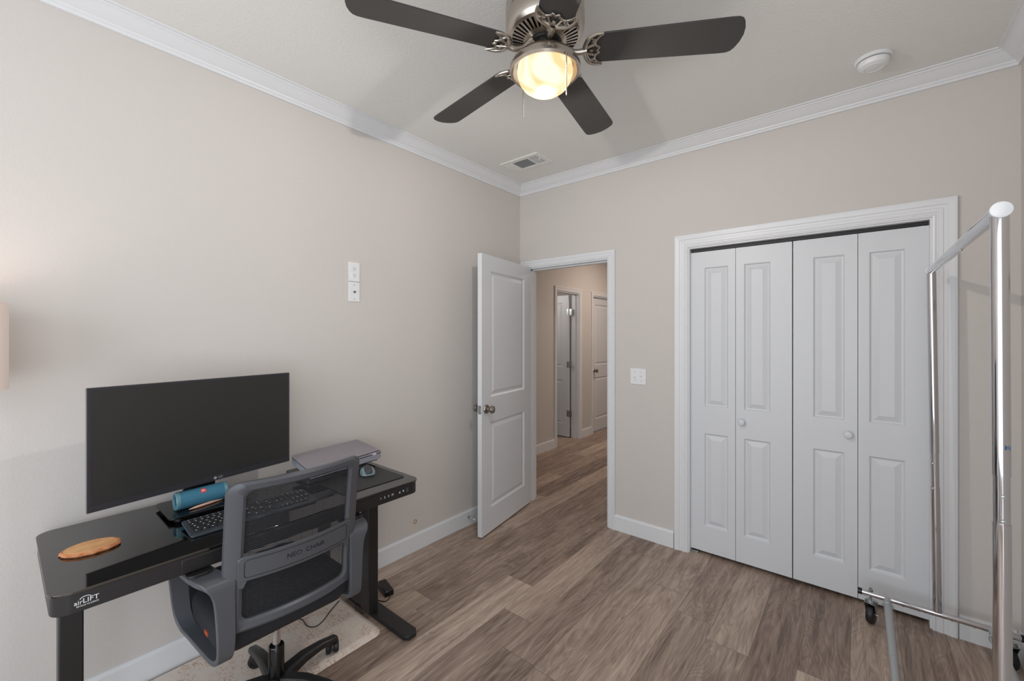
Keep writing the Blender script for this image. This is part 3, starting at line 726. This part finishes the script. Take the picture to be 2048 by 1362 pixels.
# pen
pn = thing('ballpoint_pen', 'rose gold ballpoint pen lying on the monitor base in front of the speaker', 'pen', (-2.035, .541, BT))
pa = Matrix.Rotation(math.atan2(.136, -.034), 4, 'Z')
bm = B(); lathe(bm, [(.001, -.070), (.0025, -.064), (.0048, -.045), (.0052, -.01), (.0052, .0)], (0, 0, .0053), 'x', 14, mx=None); [setattr(v, 'co', pa @ v.co) for v in bm.verts]; link('lower_barrel', bm, 'rosegold', pn, smooth=True)
bm = B(); lathe(bm, [(.0053, .0), (.0052, .05), (.0035, .058), (.0025, .059), (.0025, .068), (0, .068)], (0, 0, .0053), 'x', 14); box(bm, .012, .054, -.0015, .0015, .0115, .0128); [setattr(v, 'co', pa @ v.co) for v in bm.verts]; link('upper_barrel', bm, 'rosegold', pn, smooth=True)

# keyboard
kb = thing('keyboard', 'black full-size keyboard with grey edge on the desk behind the chair', 'keyboard', (-1.852, .425, DT), math.radians(-1.0))
# local x: toward the room (+X) 0 = centre, y along the desk
KW, KD = .437, .142
tilt = Matrix.Translation((0, 0, .010)) @ Matrix.Rotation(math.radians(5), 4, 'Y')
bm = B(); slab(bm, rrect(-KD / 2, KD / 2, 0, KW, .010), -.0035, .0045)
for v in bm.verts: v.co = tilt @ v.co
link('body', bm, 'kbody', kb, bevel=.002)
rows = [(15, .0135), (15, .0178), (15, .0178), (14, .0178), (13, .0178), (8, .0178)]
xk = -KD / 2 + .010
keymesh = {}
def key(x0, x1, y0, y1):
    kk = (round(x1 - x0, 4), round(y1 - y0, 4))
    if kk not in keymesh:
        bm = B(); w2, d2 = (x1 - x0) / 2, (y1 - y0) / 2
        vb = [bm.verts.new((sx * w2, sy * d2, 0)) for sx, sy in ((-1, -1), (1, -1), (1, 1), (-1, 1))]
        vt = [bm.verts.new((sx * (w2 - .0016), sy * (d2 - .0016), .0042)) for sx, sy in ((-1, -1), (1, -1), (1, 1), (-1, 1))]
        bm.faces.new(vt); bm.faces.new(vb[::-1])
        for k in range(4): bm.faces.new((vb[k], vb[(k + 1) % 4], vt[(k + 1) % 4], vt[k]))
        o = link('key', bm, ['key', 'mark'], kb); keymesh[kk] = o.data
        me = o.data; bb = bmesh.new(); bb.from_mesh(me)
        box(bb, -w2 * .45, -w2 * .05, -min(d2 * .22, .0022), min(d2 * .22, .0022), .00418, .00432, mi=1); bb.to_mesh(me); bb.free()
    else:
        o = bpy.data.objects.new('key', keymesh[kk]); COL.objects.link(o); o.parent = kb
    o.matrix_local = tilt @ Matrix.Translation(((x0 + x1) / 2, (y0 + y1) / 2, .0043))
wid = []
for r, (cnt, dep) in enumerate(rows):
    y = .010; main = .285
    if r == 0: ws = [main / 15] * 15
    elif r == 1: ws = [main / 15] * 13 + [main / 15 * 2]
    elif r == 2: ws = [main / 15 * 1.5] + [main / 15] * 12 + [main / 15 * 1.5]
    elif r == 3: ws = [main / 15 * 1.75] + [main / 15] * 11 + [main / 15 * 2.25]
    elif r == 4: ws = [main / 15 * 2.25] + [main / 15] * 10 + [main / 15 * 2.75]
    else: ws = [main / 15 * 1.3] * 3 + [main / 15 * 6.2] + [main / 15 * 1.3] * 3 + [main / 15]
    s = main / sum(ws)
    for w_ in ws: key(xk + .001, xk + dep, y, y + w_ * s - .0015); y += w_ * s
    if r < 3 or r == 5:
        y = .300
        for k in range(3): key(xk + .001, xk + dep, y, y + .0165); y += .0183
    y = .358
    for k in range(4 if r < 5 else 3): key(xk + .001, xk + dep, y, y + .0155); y += .0175
    xk += dep + .0028 if r == 0 else dep + .0016

# wooden coaster
cs = thing('wood_slice_coaster', 'round wood slice coaster with bark edge at the near end of the desk', 'coaster', (-1.955, .196, DT))
def blob(r, seed, amp, n=56): 
    rnd = random.Random(seed); ph = [rnd.uniform(0, 6.28) for _ in range(5)]
    return [((r * (1 + amp * sum(math.sin((j + 2) * a + ph[j]) / (j + 1) for j in range(5)))) * math.cos(a) * 1.16, (r * (1 + amp * sum(math.sin((j + 2) * a + ph[j]) / (j + 1) for j in range(5)))) * math.sin(a) * .92) for a in [2 * PI * k / n for k in range(n)]]
rim = blob(.058, 3, .02)
bm = B(); rnd = random.Random(5); pts2 = [(x * (1 + .05 * abs(math.sin(k * .62)) + rnd.uniform(0, .02)), y * (1 + .05 * abs(math.sin(k * .62)) + rnd.uniform(0, .02))) for k, (x, y) in enumerate(rim)]
rings = []
for sc, z in ((.95, 0), (1.02, .004), (1.0, .009), (.94, .0115), (.90, .011)):
    rings.append([bm.verts.new((x * sc, y * sc, z)) for x, y in pts2])
for a_, b_ in zip(rings, rings[1:]):
    for k in range(len(rim)): bm.faces.new((a_[k], a_[(k + 1) % len(rim)], b_[(k + 1) % len(rim)], b_[k]))
bm.faces.new(rings[0]); bm.faces.new(rings[-1]); link('bark_rim', bm, 'bark', cs)
bm = B(); slab(bm, [(x * .93, y * .93) for x, y in rim], .009, .0122); link('wood_face', bm, 'wood', cs, bevel=.0008)
cs.rotation_euler = (0, 0, math.radians(80))

# mouse pad, mouse
bm = B(); slab(bm, rrect(-1.995, -1.745, .965, 1.285, .014), DT + .0004, DT + .003); tag(link('mouse_pad', bm, 'pad'), 'dark grey mouse pad at the far right end of the desk', 'mouse pad')
ms = thing('computer_mouse', 'grey wireless mouse with dark top on the mouse pad', 'mouse', (-1.925, 1.188, DT + .003), math.radians(158))
bm = B()   # local: x forward
prof = [(-.052, .018, .010), (-.045, .030, .026), (-.025, .036, .040), (0, .035, .043), (.022, .032, .034), (.040, .029, .022), (.050, .020, .012)]
def shell(scale_w, z0, zs, m0, name, parent, dz=0):
    bm = B(); rings = []
    for x, w2, h in prof:
        ring = []
        for k in range(13):
            a = PI * k / 12; ring.append(bm.verts.new((x, w2 * scale_w * math.cos(a), z0 + h * zs * math.sin(a) ** .7 + dz)))
        rings.append(ring)
    for a_, b_ in zip(rings, rings[1:]):
        for k in range(12): bm.faces.new((a_[k], a_[k + 1], b_[k + 1], b_[k]))
        bm.faces.new((a_[0], b_[0], b_[12], a_[12]))
    bm.faces.new(rings[0]); bm.faces.new(rings[-1]); return link(name, bm, m0, parent, smooth=True)
shell(1.0, .004, .82, 'mouseside', 'shell', ms); shell(.70, .012, .72, 'mousetop', 'top_cover', ms, .0)
bm = B(); slab(bm, [(x * .050, y * .033) for x, y in [(math.cos(2 * PI * k / 24), math.sin(2 * PI * k / 24)) for k in range(24)]], 0, .005); link('bottom_plate', bm, 'gloss', ms)
bm = B(); lathe(bm, [(0, -.003), (.008, -.003), (.008, .003), (0, .003)], (.026, 0, .034), 'y', 16); link('scroll_wheel', bm, 'gloss', ms)

# laptop, notebook, sleeve
bm = B(); slab(bm, rrect(-2.245, -2.005, .925, 1.255, .012), DT + .002, DT + .018)
lt = link('laptop', bm, 'laptop', bevel=.002); tag(lt, 'closed grey laptop at the bottom of the stack under the grey sleeve', 'laptop')
for v in (0,):
    pass
nb = thing('notebook', 'black covered notebook with white pages between laptop and sleeve', 'notebook', (-2.13, 1.16, DT + .018))
bm = B(); box(bm, -.075, .085, -.155, .165, 0, .002); box(bm, -.075, .085, -.155, .165, .018, .020); box(bm, -.077, -.072, -.155, .165, 0, .020); link('cover', bm, 'zip', nb, bevel=.0006)
bm = B(); box(bm, -.072, .080, -.151, .161, .002, .018); link('pages', bm, 'paper', nb)
sl = thing('laptop_sleeve', 'grey fabric zip laptop sleeve lying tilted on top of the stack', 'laptop sleeve', (0, 0, 0))
c4 = [Vector((-2.205, .933, .850)), Vector((-1.955, .918, .822)), Vector((-2.012, 1.335, .822)), Vector((-2.262, 1.330, .848))]  # L, front, right, back (top face)
cen = sum(c4, Vector()) / 4; sl.location = cen
def bil(s, t, dz):    # s along L->front, t along L->back
    p = c4[0] * (1 - s) * (1 - t) + c4[1] * s * (1 - t) + c4[2] * s * t + c4[3] * (1 - s) * t
    e = min(s, 1 - s, t, 1 - t); return Vector((p.x, p.y, p.z + dz - .006 * (1 - min(1, e * 6)) ** 2 * (1 if dz > -.01 else -.5))) - cen
def sleeve_layer(dz0, dz1, inset, m, name):
    pts = rrect(inset, 1 - inset, inset, 1 - inset, .07, 5); bm = B()
    g = [[bm.verts.new(bil(.5 + (x - .5) * k, .5 + (y - .5) * k, dz1)) for x, y in pts] for k in (1, .93, .8, .5)]
    h = [[bm.verts.new(bil(.5 + (x - .5) * k, .5 + (y - .5) * k, dz0)) for x, y in pts] for k in (1, .5)]
    n = len(pts)
    for a_, b_ in ((g[0], g[1]), (g[1], g[2]), (g[2], g[3]), (h[0], g[0]), (h[1], h[0])):
        for k in range(n): bm.faces.new((a_[k], a_[(k + 1) % n], b_[(k + 1) % n], b_[k]))
    bm.faces.new(g[3]); bm.faces.new(h[1]); return link(name, bm, m, sl, smooth=True)
sleeve_layer(-.012, 0, 0, 'sleeve', 'upper_panel'); sleeve_layer(-.044, -.0145, .004, 'sleeveside', 'lower_panel'); sleeve_layer(-.016, -.0115, .002, 'zip', 'zip_track')
bm = B(); tube(bm, [bil(.94, .08, .001), bil(.975, .2, .002), bil(.975, .6, .002), bil(.96, .96, .001)], .0022, 8); link('pocket_zip', bm, 'zip', sl)
p = bil(1.005, .25, -.006); bm = B(); box(bm, p.x - .003, p.x + .012, p.y - .018, p.y + .010, p.z, p.z + .004); link('zip_puller', bm, 'zip', sl, bevel=.001)
p = bil(.96, .92, -.013); bm = B(); box(bm, p.x - .0, p.x + .014, p.y - .08, p.y - .01, p.z - .006, p.z + .006); link('elastic_loop', bm, 'lav', sl, bevel=.002)

# charging cable on the desk
bm = B()
pts = [(-2.11, .930, DT + .006), (-2.10, .895, DT + .003), (-2.12, .86, DT + .003), (-2.165, .835, DT + .003), (-2.205, .845, DT + .003), (-2.215, .88, DT + .003), (-2.20, .922, DT + .004)]
tube(bm, smooth_path(pts, 8), .0017, 8)
for q in (2, 4): tube(bm, [Vector(pts[q]) + Vector((-.006, 0, .002)), Vector(pts[q]) + Vector((.008, .003, .002))], .0032, 8)
tag(link('charging_cable', bm, 'rubber', smooth=True), 'short black looped cable on the desk beside the laptop', 'cable')

# ---------------------------------------------------------------- outlet, adapters, cords by the desk
sg = thing('surge_protector', 'white plug-in multi outlet adapter on the wall behind the desk leg', 'power adapter', (XL, 1.335, .40))
bm = B(); box(bm, 0, .034, -.065, .065, -.085, .085); link('body', bm, 'lav', sg, bevel=.008)
for dz in (-.045, .0, .045):
    for dy in (-.03, .03):
        bm = B(); box(bm, .0335, .0345, dy - .006, dy - .004, dz - .002, dz + .006); box(bm, .0335, .0345, dy + .004, dy + .006, dz - .002, dz + .006); lathe(bm, [(0, .0335), (.0025, .0335), (.0025, .0345), (0, .0345)], (0, dy, dz - .007), 'x', 8); link('slots', bm, 'darkgap', sg)
wa = thing('charger', 'black box charger plugged in beside the desk leg below the white adapter', 'charger', (XL + .0355, 1.285, .335))
bm = B(); box(bm, .0, .055, -.035, .035, -.06, .03); link('body', bm, 'gloss', wa, bevel=.006)
bm = B(); tube(bm, smooth_path([(.03, .0, -.06), (.03, .0, -.09), (.05, .01, -.14), (.06, .02, -.24), (.10, -.02, -.300), (.18, -.06, -.3195), (.26, -.10, -.3195)], 6), .0022, 8); link('cord', bm, 'rubber', wa, smooth=True)
pb = thing('power_brick', 'black power brick on the floor behind the far desk leg', 'power brick', (-2.075, 1.395, 0), math.radians(-14))
bm = B(); box(bm, -.065, .065, -.026, .026, 0, .032); link('body', bm, 'gloss', pb, bevel=.005)
bm = B(); tube(bm, smooth_path([(.065, 0, .014), (.085, -.005, .008), (.095, -.04, .0025), (.02, -.085, .0025), (-.05, -.11, .0025)], 6), .0022, 8); link('cord', bm, 'rubber', pb, smooth=True)
# ---------------------------------------------------------------- floor mat
fm = B(); rr = [(rrect(-2.292 + i, -1.792 - i, .20 + i, 1.195 - i, .045), z) for i, z in ((0, 0), (0, .003), (.022, .017), (.03, .018))]
rings = [[fm.verts.new((x, y, z)) for x, y in p] for p, z in rr]; n = len(rings[0])
for a_, b_ in zip(rings, rings[1:]):
    for k in range(n): fm.faces.new((a_[k], a_[(k + 1) % n], b_[(k + 1) % n], b_[k]))
fm.faces.new(rings[0]); fm.faces.new(rings[-1]); tag(link('floor_mat', fm, 'mat', smooth=True), 'cream standing mat with brown flecks on the floor under the desk', 'floor mat')
MT = .018
bm = B(); tube(bm, smooth_path([(-2.16, 1.165, MT + .003), (-2.12, 1.10, MT + .003), (-2.07, 1.03, MT + .003), (-2.06, .985, MT + .003), (-2.10, .965, MT + .003), (-2.16, .97, MT + .003), (-2.2, .95, MT + .003)], 6), .0022, 8)
tag(link('cable', bm, 'rubber', smooth=True), 'thin black cord looping across the cream floor mat', 'cord')

# ---------------------------------------------------------------- office chair (faces -X)
YC = .690
ch = thing('office_chair', 'black mesh-backed swivel office chair pushed up to the desk', 'office chair', (-1.755, YC, 0))
def XB(z): 
    t = (z - .455) / .51
    return -1.600 + .055 * max(0, t) ** 1.6
def back(s, z, d): # d outward (+X)
    return Vector((XB(z) + .045 * (1 - (s / .23) ** 2) + d + 1.755, s, z))
def ring_pts(s0, s1, z0, z1, r, ne=14, nc=6):
    out = []
    def seg(a, b_, n): 
        for k in range(n): t = k / n; out.append((a[0] + (b_[0] - a[0]) * t, a[1] + (b_[1] - a[1]) * t))
    cs_ = [(s1 - r, z1 - r, 0), (s0 + r, z1 - r, 90), (s0 + r, z0 + r, 180), (s1 - r, z0 + r, 270)]
    for i, (cx, cz, a0) in enumerate(cs_):
        arc = [(cx + r * math.cos(math.radians(a0 + 90 * k / nc)), cz + r * math.sin(math.radians(a0 + 90 * k / nc))) for k in range(nc + 1)]
        out += arc[:-1]
        nx = cs_[(i + 1) % 4]; st = (nx[0] + r * math.cos(math.radians(nx[2])), nx[1] + r * math.sin(math.radians(nx[2])))
        seg(arc[-1], st, ne)
    return out
bm = B(); O = ring_pts(-.230, .230, .450, .957, .036); I = ring_pts(-.178, .178, .486, .924, .022)
n = len(O)
lay = [[bm.verts.new(back(s, z, d)) for s, z in P_] for P_, d in ((O, -.010), (O, .006), ([(o[0] * .75 + i[0] * .25, o[1] * .75 + i[1] * .25) for o, i in zip(O, I)], .013), ([(o[0] * .2 + i[0] * .8, o[1] * .2 + i[1] * .8) for o, i in zip(O, I)], .011), (I, .003), (I, -.010))]
for a_, b_ in zip(lay, lay[1:] + lay[:1]):
    for k in range(n): bm.faces.new((a_[k], a_[(k + 1) % n], b_[(k + 1) % n], b_[k]))
bf = link('back_frame', bm, 'chair', ch, smooth=True)
bm = B(); z = .488
while z < .923:
    m_ = 16; top = []; 
    for zz, dd in ((z, -.004), (z + .0028, -.004), (z + .0028, -.0052), (z, -.0052)): top.append([bm.verts.new(back(-.180 + .36 * k / m_, zz, dd)) for k in range(m_ + 1)])
    for j in range(4):
        for k in range(m_): bm.faces.new((top[j][k], top[j][k + 1], top[(j + 1) % 4][k + 1], top[(j + 1) % 4][k]))
    z += .0054
for s in [-.16 + .04 * k for k in range(9)]:
    for j in range(12):
        z0_ = .488 + j * .0362; a_ = [bm.verts.new(back(s + e, zz, -.0058)) for e, zz in ((-.0006, z0_), (.0006, z0_), (.0006, z0_ + .0362), (-.0006, z0_ + .0362))]; bm.faces.new(a_)
link('back_mesh', bm, 'mesh', ch)
# lumbar plate
def plate_bm(s0, s1, z0, z1, r, d0, d1, ne=16, drop=0):
    P_ = ring_pts(s0, s1, z0, z1, r, ne); bm = B()
    f = lambda s, z: (s, z - drop * (1 - (s / .2) ** 2))
    cz = (z0 + z1) / 2
    L_ = [[bm.verts.new(back(s, z, d)) for s, z in P_] for d in (d0, d1)]
    n_ = len(P_)
    for k in range(n_): bm.faces.new((L_[0][k], L_[0][(k + 1) % n_], L_[1][(k + 1) % n_], L_[1][k]))
    ncol = 20
    for d in (d0, d1):
        ca = [bm.verts.new(back(s0 + r + (s1 - s0 - 2 * r) * k / ncol, cz, d)) for k in range(ncol + 1)]
        L0 = L_[0] if d == d0 else L_[1]
        for k in range(n_):
            s_ = (P_[k][0] + P_[(k + 1) % n_][0]) / 2
            i_ = min(ncol, max(0, round((s_ - s0 - r) / (s1 - s0 - 2 * r) * ncol)))
            i2 = min(ncol, max(0, round((P_[(k + 1) % n_][0] - s0 - r) / (s1 - s0 - 2 * r) * ncol))); i1 = min(ncol, max(0, round((P_[k][0] - s0 - r) / (s1 - s0 - 2 * r) * ncol)))
            if i1 == i2: bm.faces.new((L0[k], L0[(k + 1) % n_], ca[i1]))
            else: bm.faces.new((L0[k], L0[(k + 1) % n_], ca[i2], ca[i1]))
    return bm
lb = link('lumbar_support', plate_bm(-.196, .196, .622, .706, .016, .004, .016), 'chair', ch, bevel=.002)
bm = B(); P_ = ring_pts(-.178, .178, .634, .694, .010, 18); pp = [back(s, z, .0162) for s, z in P_]; tube(bm, pp + pp[:1], .0013, 6, cap=False); link('inset_line', bm, 'chairdark', lb)
for s in (-1, 1):
    bm = B(); prism(bm, [(s * .196, .70), (s * .196, .600), (s * .178, .598), (s * .168, .622), (s * .165, .70)], lambda a, b_: back(a, b_, -.002), lambda a, b_: back(a, b_, .014)); link('lumbar_bracket', bm, 'chair', lb, bevel=.002)
def warp_back(p): return back(p.x, p.y, .0163 + p.z)
text('NEO  CHAIR', .024, Matrix.Translation((.012, .665, 0)), 'chairdark', lb, 'embossed_lettering', ext=.0004, warp=warp_back)
# armrest loops
armp = [(-1.578, .655, .405, .490), (-1.570, .615, .428, .490), (-1.568, .55, .436, .490), (-1.568, .46, .440, .490), (-1.578, .410, .440, .486), (-1.62, .388, .436, .482), (-1.72, .384, .430, .474), (-1.82, .388, .422, .466), (-1.875, .405, .410, .458), (-1.905, .45, .400, .452), (-1.915, .54, .392, .448), (-1.912, .61, .386, .446), (-1.885, .650, .380, .450), (-1.83, .660, .378, .452), (-1.72, .660, .380, .458), (-1.63, .662, .388, .470)]
sm = smooth_path([(a, b_, c_) for a, b_, c_, d in armp], 5, True); sm2 = smooth_path([(a, b_, d) for a, b_, c_, d in armp], 5, True)
def arm_bm(sgn):
    bm = B(); n = len(sm); R4 = []
    for i in range(n):
        p0, p1 = sm[(i - 1) % n], sm[(i + 1) % n]; t = Vector((p1.x - p0.x, p1.y - p0.y)).normalized(); nn = Vector((-t.y, t.x)) * .0085
        y0, y1 = sm[i].z - YC, sm2[i].z - YC; x, z = sm[i].x + 1.755, sm[i].y - .018
        R4.append([bm.verts.new((x + sx * nn.x, (yy if sgn > 0 else -yy), z + sx * nn.y)) for sx, yy in ((1, y0), (1, y1), (-1, y1), (-1, y0))])
    for i in range(n):
        a_, b_ = R4[i], R4[(i + 1) % n]
        for k in range(4): bm.faces.new((a_[k], a_[(k + 1) % 4], b_[(k + 1) % 4], b_[k]))
    return bm
for sgn in (1, -1):
    a = link('armrest', arm_bm(sgn), 'chair', ch, bevel=.003, seg=2)
    pts = rrect(-1.88, -1.64, .382 - YC, .452 - YC, .02)
    bm = B(); slab(bm, [(x + 1.755, y if sgn > 0 else -y) for x, y in pts], .650, .661); link('arm_pad', bm, 'chairdark', a, bevel=.003)
# seat
bm = B(); P1 = rrect(-2.07, -1.600, -.236, .236, [.05, .10, .10, .05], 8)
def seat_layers(lay_):
    bm = B(); cx, cy = -1.83, 0; R_ = []
    for k, z in lay_: R_.append([bm.verts.new((cx + (x - cx) * k + 1.755, y * k, z)) for x, y in P1])
    n = len(P1)
    for a_, b_ in zip(R_, R_[1:]):
        for j in range(n): bm.faces.new((a_[j], a_[(j + 1) % n], b_[(j + 1) % n], b_[j]))
    bm.faces.new(R_[0]); bm.faces.new(R_[-1]); return bm
link('seat', seat_layers([(.94, .384), (.985, .390), (1.0, .41), (1.0, .445), (.98, .462), (.93, .472), (.8, .478)]), 'fabric', ch, smooth=True)
link('seat_pan', seat_layers([(.80, .360), (.90, .366), (.92, .3838)]), 'chairdark', ch, smooth=True)
bm = B(); box(bm, .015, .045, -.2385, -.2355, .405, .42); link('fabric_tag', bm, 'orange', ch)
bm = B(); box(bm, -.11, .06, -.05, .05, .330, .360); link('tilt_mechanism', bm, 'chairdark', ch, bevel=.008)
bm = B(); tube(bm, [(0, 0, .2), (0, 0, .336)], .0145, 20); link('gas_lift', bm, 'chrome', ch, smooth=True)
bm = B(); lathe(bm, [(0, .055), (.029, .055), (.0275, .10), (.0275, .222), (.025, .226), (.0, .226)], n=28); link('lift_cover', bm, 'gloss', ch, smooth=True)
bs = bpy.data.objects.new('wheel_base', None)
def leg_bm():
    bm = B(); st = [(.0, .075, .030, .026), (.05, .092, .027, .022), (.12, .098, .024, .018), (.20, .088, .021, .014), (.262, .073, .019, .012), (.290, .066, .017, .011)]; R_ = []
    for x, z, hw, hh in st: R_.append([bm.verts.new((x, y, z + dz)) for y, dz in ((-hw, -hh), (hw, -hh), (hw, hh * .5), (hw * .6, hh), (-hw * .6, hh), (-hw, hh * .5))])
    for a_, b_ in zip(R_, R_[1:]):
        for k in range(6): bm.faces.new((a_[k], a_[(k + 1) % 6], b_[(k + 1) % 6], b_[k]))
    bm.faces.new(R_[0]); bm.faces.new(R_[-1]); return bm
def caster_bm():
    bm = B()
    for s in (-1, 1): lathe(bm, [(0, s * .006), (.0245, s * .006), (.0268, s * .010), (.0268, s * .022), (.022, s * .0265), (.012, s * .0275), (.010, s * .024), (0, s * .024)], (.012, 0, .0268), 'y', 28)
    return bm
def hood_bm():
    bm = B(); pts = [(.012 + .0305 * math.cos(math.radians(a)), .0268 + .0305 * math.sin(math.radians(a))) for a in range(20, 181, 16)] + [(-.005, .0268), (.012, .034)]
    prism(bm, pts, lambda a, b_: (a, -.0055, b_), lambda a, b_: (a, .0055, b_)); tube(bm, [(-.003, 0, .045), (-.003, 0, .066)], .007, 10); return bm
first = None
# the two front-side casters stand on the mat, the others overhang its edge: the mat compresses under the load
for ang in (105, 177, 249, 321, 33):
    R_ = Matrix.Rotation(math.radians(ang), 4, 'Z')
    if first is None:
        first = link('base_leg', leg_bm(), 'chairdark', ch, bevel=.003); cst = link('caster', caster_bm(), 'rubber', first, smooth=True); hd = link('caster_hood', hood_bm(), 'rubber', first, bevel=.001)
        cst.matrix_local = hd.matrix_local = Matrix.Translation((.272, 0, .0)) @ Matrix.Rotation(math.radians(50), 4, 'Z'); first.matrix_local = R_
    else:
        c = first.copy(); COL.objects.link(c); c.parent = ch; c.matrix_local = R_
        for o_ in (cst, hd):
            d = o_.copy(); COL.objects.link(d); d.parent = c; d.matrix_local = Matrix.Translation((.272, 0, 0)) @ Matrix.Rotation(math.radians(50 + ang), 4, 'Z')
ch.location.z = MT + .0005

# ---------------------------------------------------------------- rolling garment rack
rk = thing('garment_rack', 'chrome rolling garment rack with black casters in front of the closet', 'garment rack', (.27, 2.17, 0))
def rl(bm):
    for v in bm.verts: v.co -= Vector((.27, 2.17, 0))
    return bm
YN, YF = 1.553, 2.78
BZ = .152; TZ = 1.752
def upright(y, xb, xt, joints):
    bm = B(); zs = [BZ + .012] + joints + [TZ - .012]
    X_ = lambda z: xb + (xt - xb) * (z - BZ) / (TZ - BZ)
    for i, (a_, b_) in enumerate(zip(zs, zs[1:])):
        r = (.0165, .0152)[i % 2] if i < 2 else .0165
        tube(bm, [(X_(a_), y, a_), (X_(b_), y, b_)], r, 24)
    o = link('upright', rl(bm), 'chrome', rk, smooth=True); return o
un = upright(YN, .272, .265, [.992, 1.108, 1.636])
uf = upright(YF, .282, .262, [.74, .90, 1.62])
for y, xs in ((YN, .2685), (YF, .266)):
    for z_ in ((1.0, 1.06) if y < 2 else (.736, .852)):
        bm = B(); lathe(bm, [(0, -.0172), (.004, -.0172), (.004, -.0185), (0, -.019)], (xs, y, z_), 'y', 10); link('lock_button', rl(bm), 'zinc', rk)
tm = Matrix.Translation((-.27 + .2765, -2.17 + YN - .0158, 1.178)) @ Matrix.Rotation(math.radians(25), 4, 'Z') @ Matrix.Rotation(PI / 2, 4, 'X')
text('H', .016, tm, 'tape', rk, 'blue_mark', ext=.0002)
bm = B(); tube(bm, [(.262, YF + .012, TZ), (.265, YN - .012, TZ)], .0165, 24); link('top_rail', rl(bm), 'chrome', rk, smooth=True)
for y, s, x in ((YN - .012, -1, .265), (YF + .012, 1, .262)):
    bm = B(); lathe(bm, [(0, 0), (.019, 0), (.020, s * .004), (.019, s * .009), (.012, s * .012), (0, s * .013)], (x, y, TZ), 'y', 28); link('end_cap', rl(bm), 'whitecap', rk, smooth=True)
bm = B(); lathe(bm, [(0, 0), (.004, 0), (.0045, -.003), (0, -.005)], (.264, 2.05, TZ - .016), 'z', 10); link('lock_button', rl(bm), 'zinc', rk)
def caster(x, y, rot):
    e = bpy.data.objects.new('caster', None); COL.objects.link(e); e.parent = rk; e.location = (x - .27, y - 2.17, 0); e.rotation_euler = (0, 0, rot)
    bm = B(); lathe(bm, [(0, -.0145), (.036, -.0145), (.046, -.013), (.049, -.007), (.049, .007), (.046, .013), (.036, .0145), (.0, .0145)], (.014, 0, .0490), 'y', 32); link('wheel', bm, 'rubber', e, smooth=True)
    bm = B()
    for s in (-1, 1):
        prism(bm, [(-.024, .112), (.028, .112), (.030, .090), (.024, .038), (.006, .038), (-.012, .090)], lambda a, b_: (a, s * .0190, b_), lambda a, b_: (a, s * .0215, b_))
    box(bm, -.024, .028, -.0215, .0215, .110, .1125); tube(bm, [(.014, -.026, .049), (.014, .026, .049)], .005, 8)
    lathe(bm, [(0, .1125), (.022, .1125), (.023, .119), (.017, .124), (0, .124)], (0, 0, 0), n=20); link('fork', bm, 'zinc', e, bevel=.0006)
    bm = B(); tube(bm, [(0, 0, .124), (0, 0, .182)], .005, 10); tube(bm, [(0, 0, .167), (0, 0, .174)], .0095, 6); link('stem_bolt', bm, 'zinc', e)
for y in (YN, YF):
    bm = B(); tube(bm, [(.012, y, BZ), (.535, y, BZ)], .0135, 20); link('base_bar', rl(bm), 'chrome', rk, smooth=True)
    for x, s in ((.012, -1), (.535, 1)):
        bm = B(); tube(bm, [(x, y, BZ), (x + s * .018, y, BZ)], .0152, 16); link('bar_plug', rl(bm), 'gloss', rk, smooth=True)
    caster(.045, y, math.radians(75)); caster(.505, y, math.radians(112))
for x in (.108, .455):
    bm = B(); tube(bm, [(x, YN + .01, BZ - .012), (x, 2.30, BZ - .012)], .0142, 16); tube(bm, [(x, 2.30, BZ - .012), (x, YF - .03, BZ - .012), (x, YF, BZ + .001)], .0155, 16)
    link('side_tube', rl(bm), 'greypipe', rk, smooth=True)
    bm = B(); tube(bm, [(x - .001, YF - .05 + .016 * math.cos(a), BZ - .012 + .001) if 0 else (x + .021 * math.cos(a), YF - .06, BZ - .012 + .021 * math.sin(a)) for a in [2 * PI * k / 24 for k in range(25)]], .0014, 6); link('spring_clip', rl(bm), 'zinc', rk)
for x in (.165, .22, .33, .40):
    bm = B(); lathe(bm, [(0, -.0135), (.0035, -.0135), (.0035, -.016), (0, -.0165)], (x, YF, BZ), 'z', 8); link('lock_button', rl(bm), 'zinc', rk)

# everything outside is seen only by light: hall ceiling lamp body
hl_ = thing('hall_ceiling_lamp', 'flush ceiling lamp in the hall', 'ceiling lamp', (-2.0, 5.4, ZC))
bm = B(); lathe(bm, [(0, 0), (.17, 0), (.17, -.02), (0, -.02)]); link('base', bm, 'nickel', hl_, smooth=True)
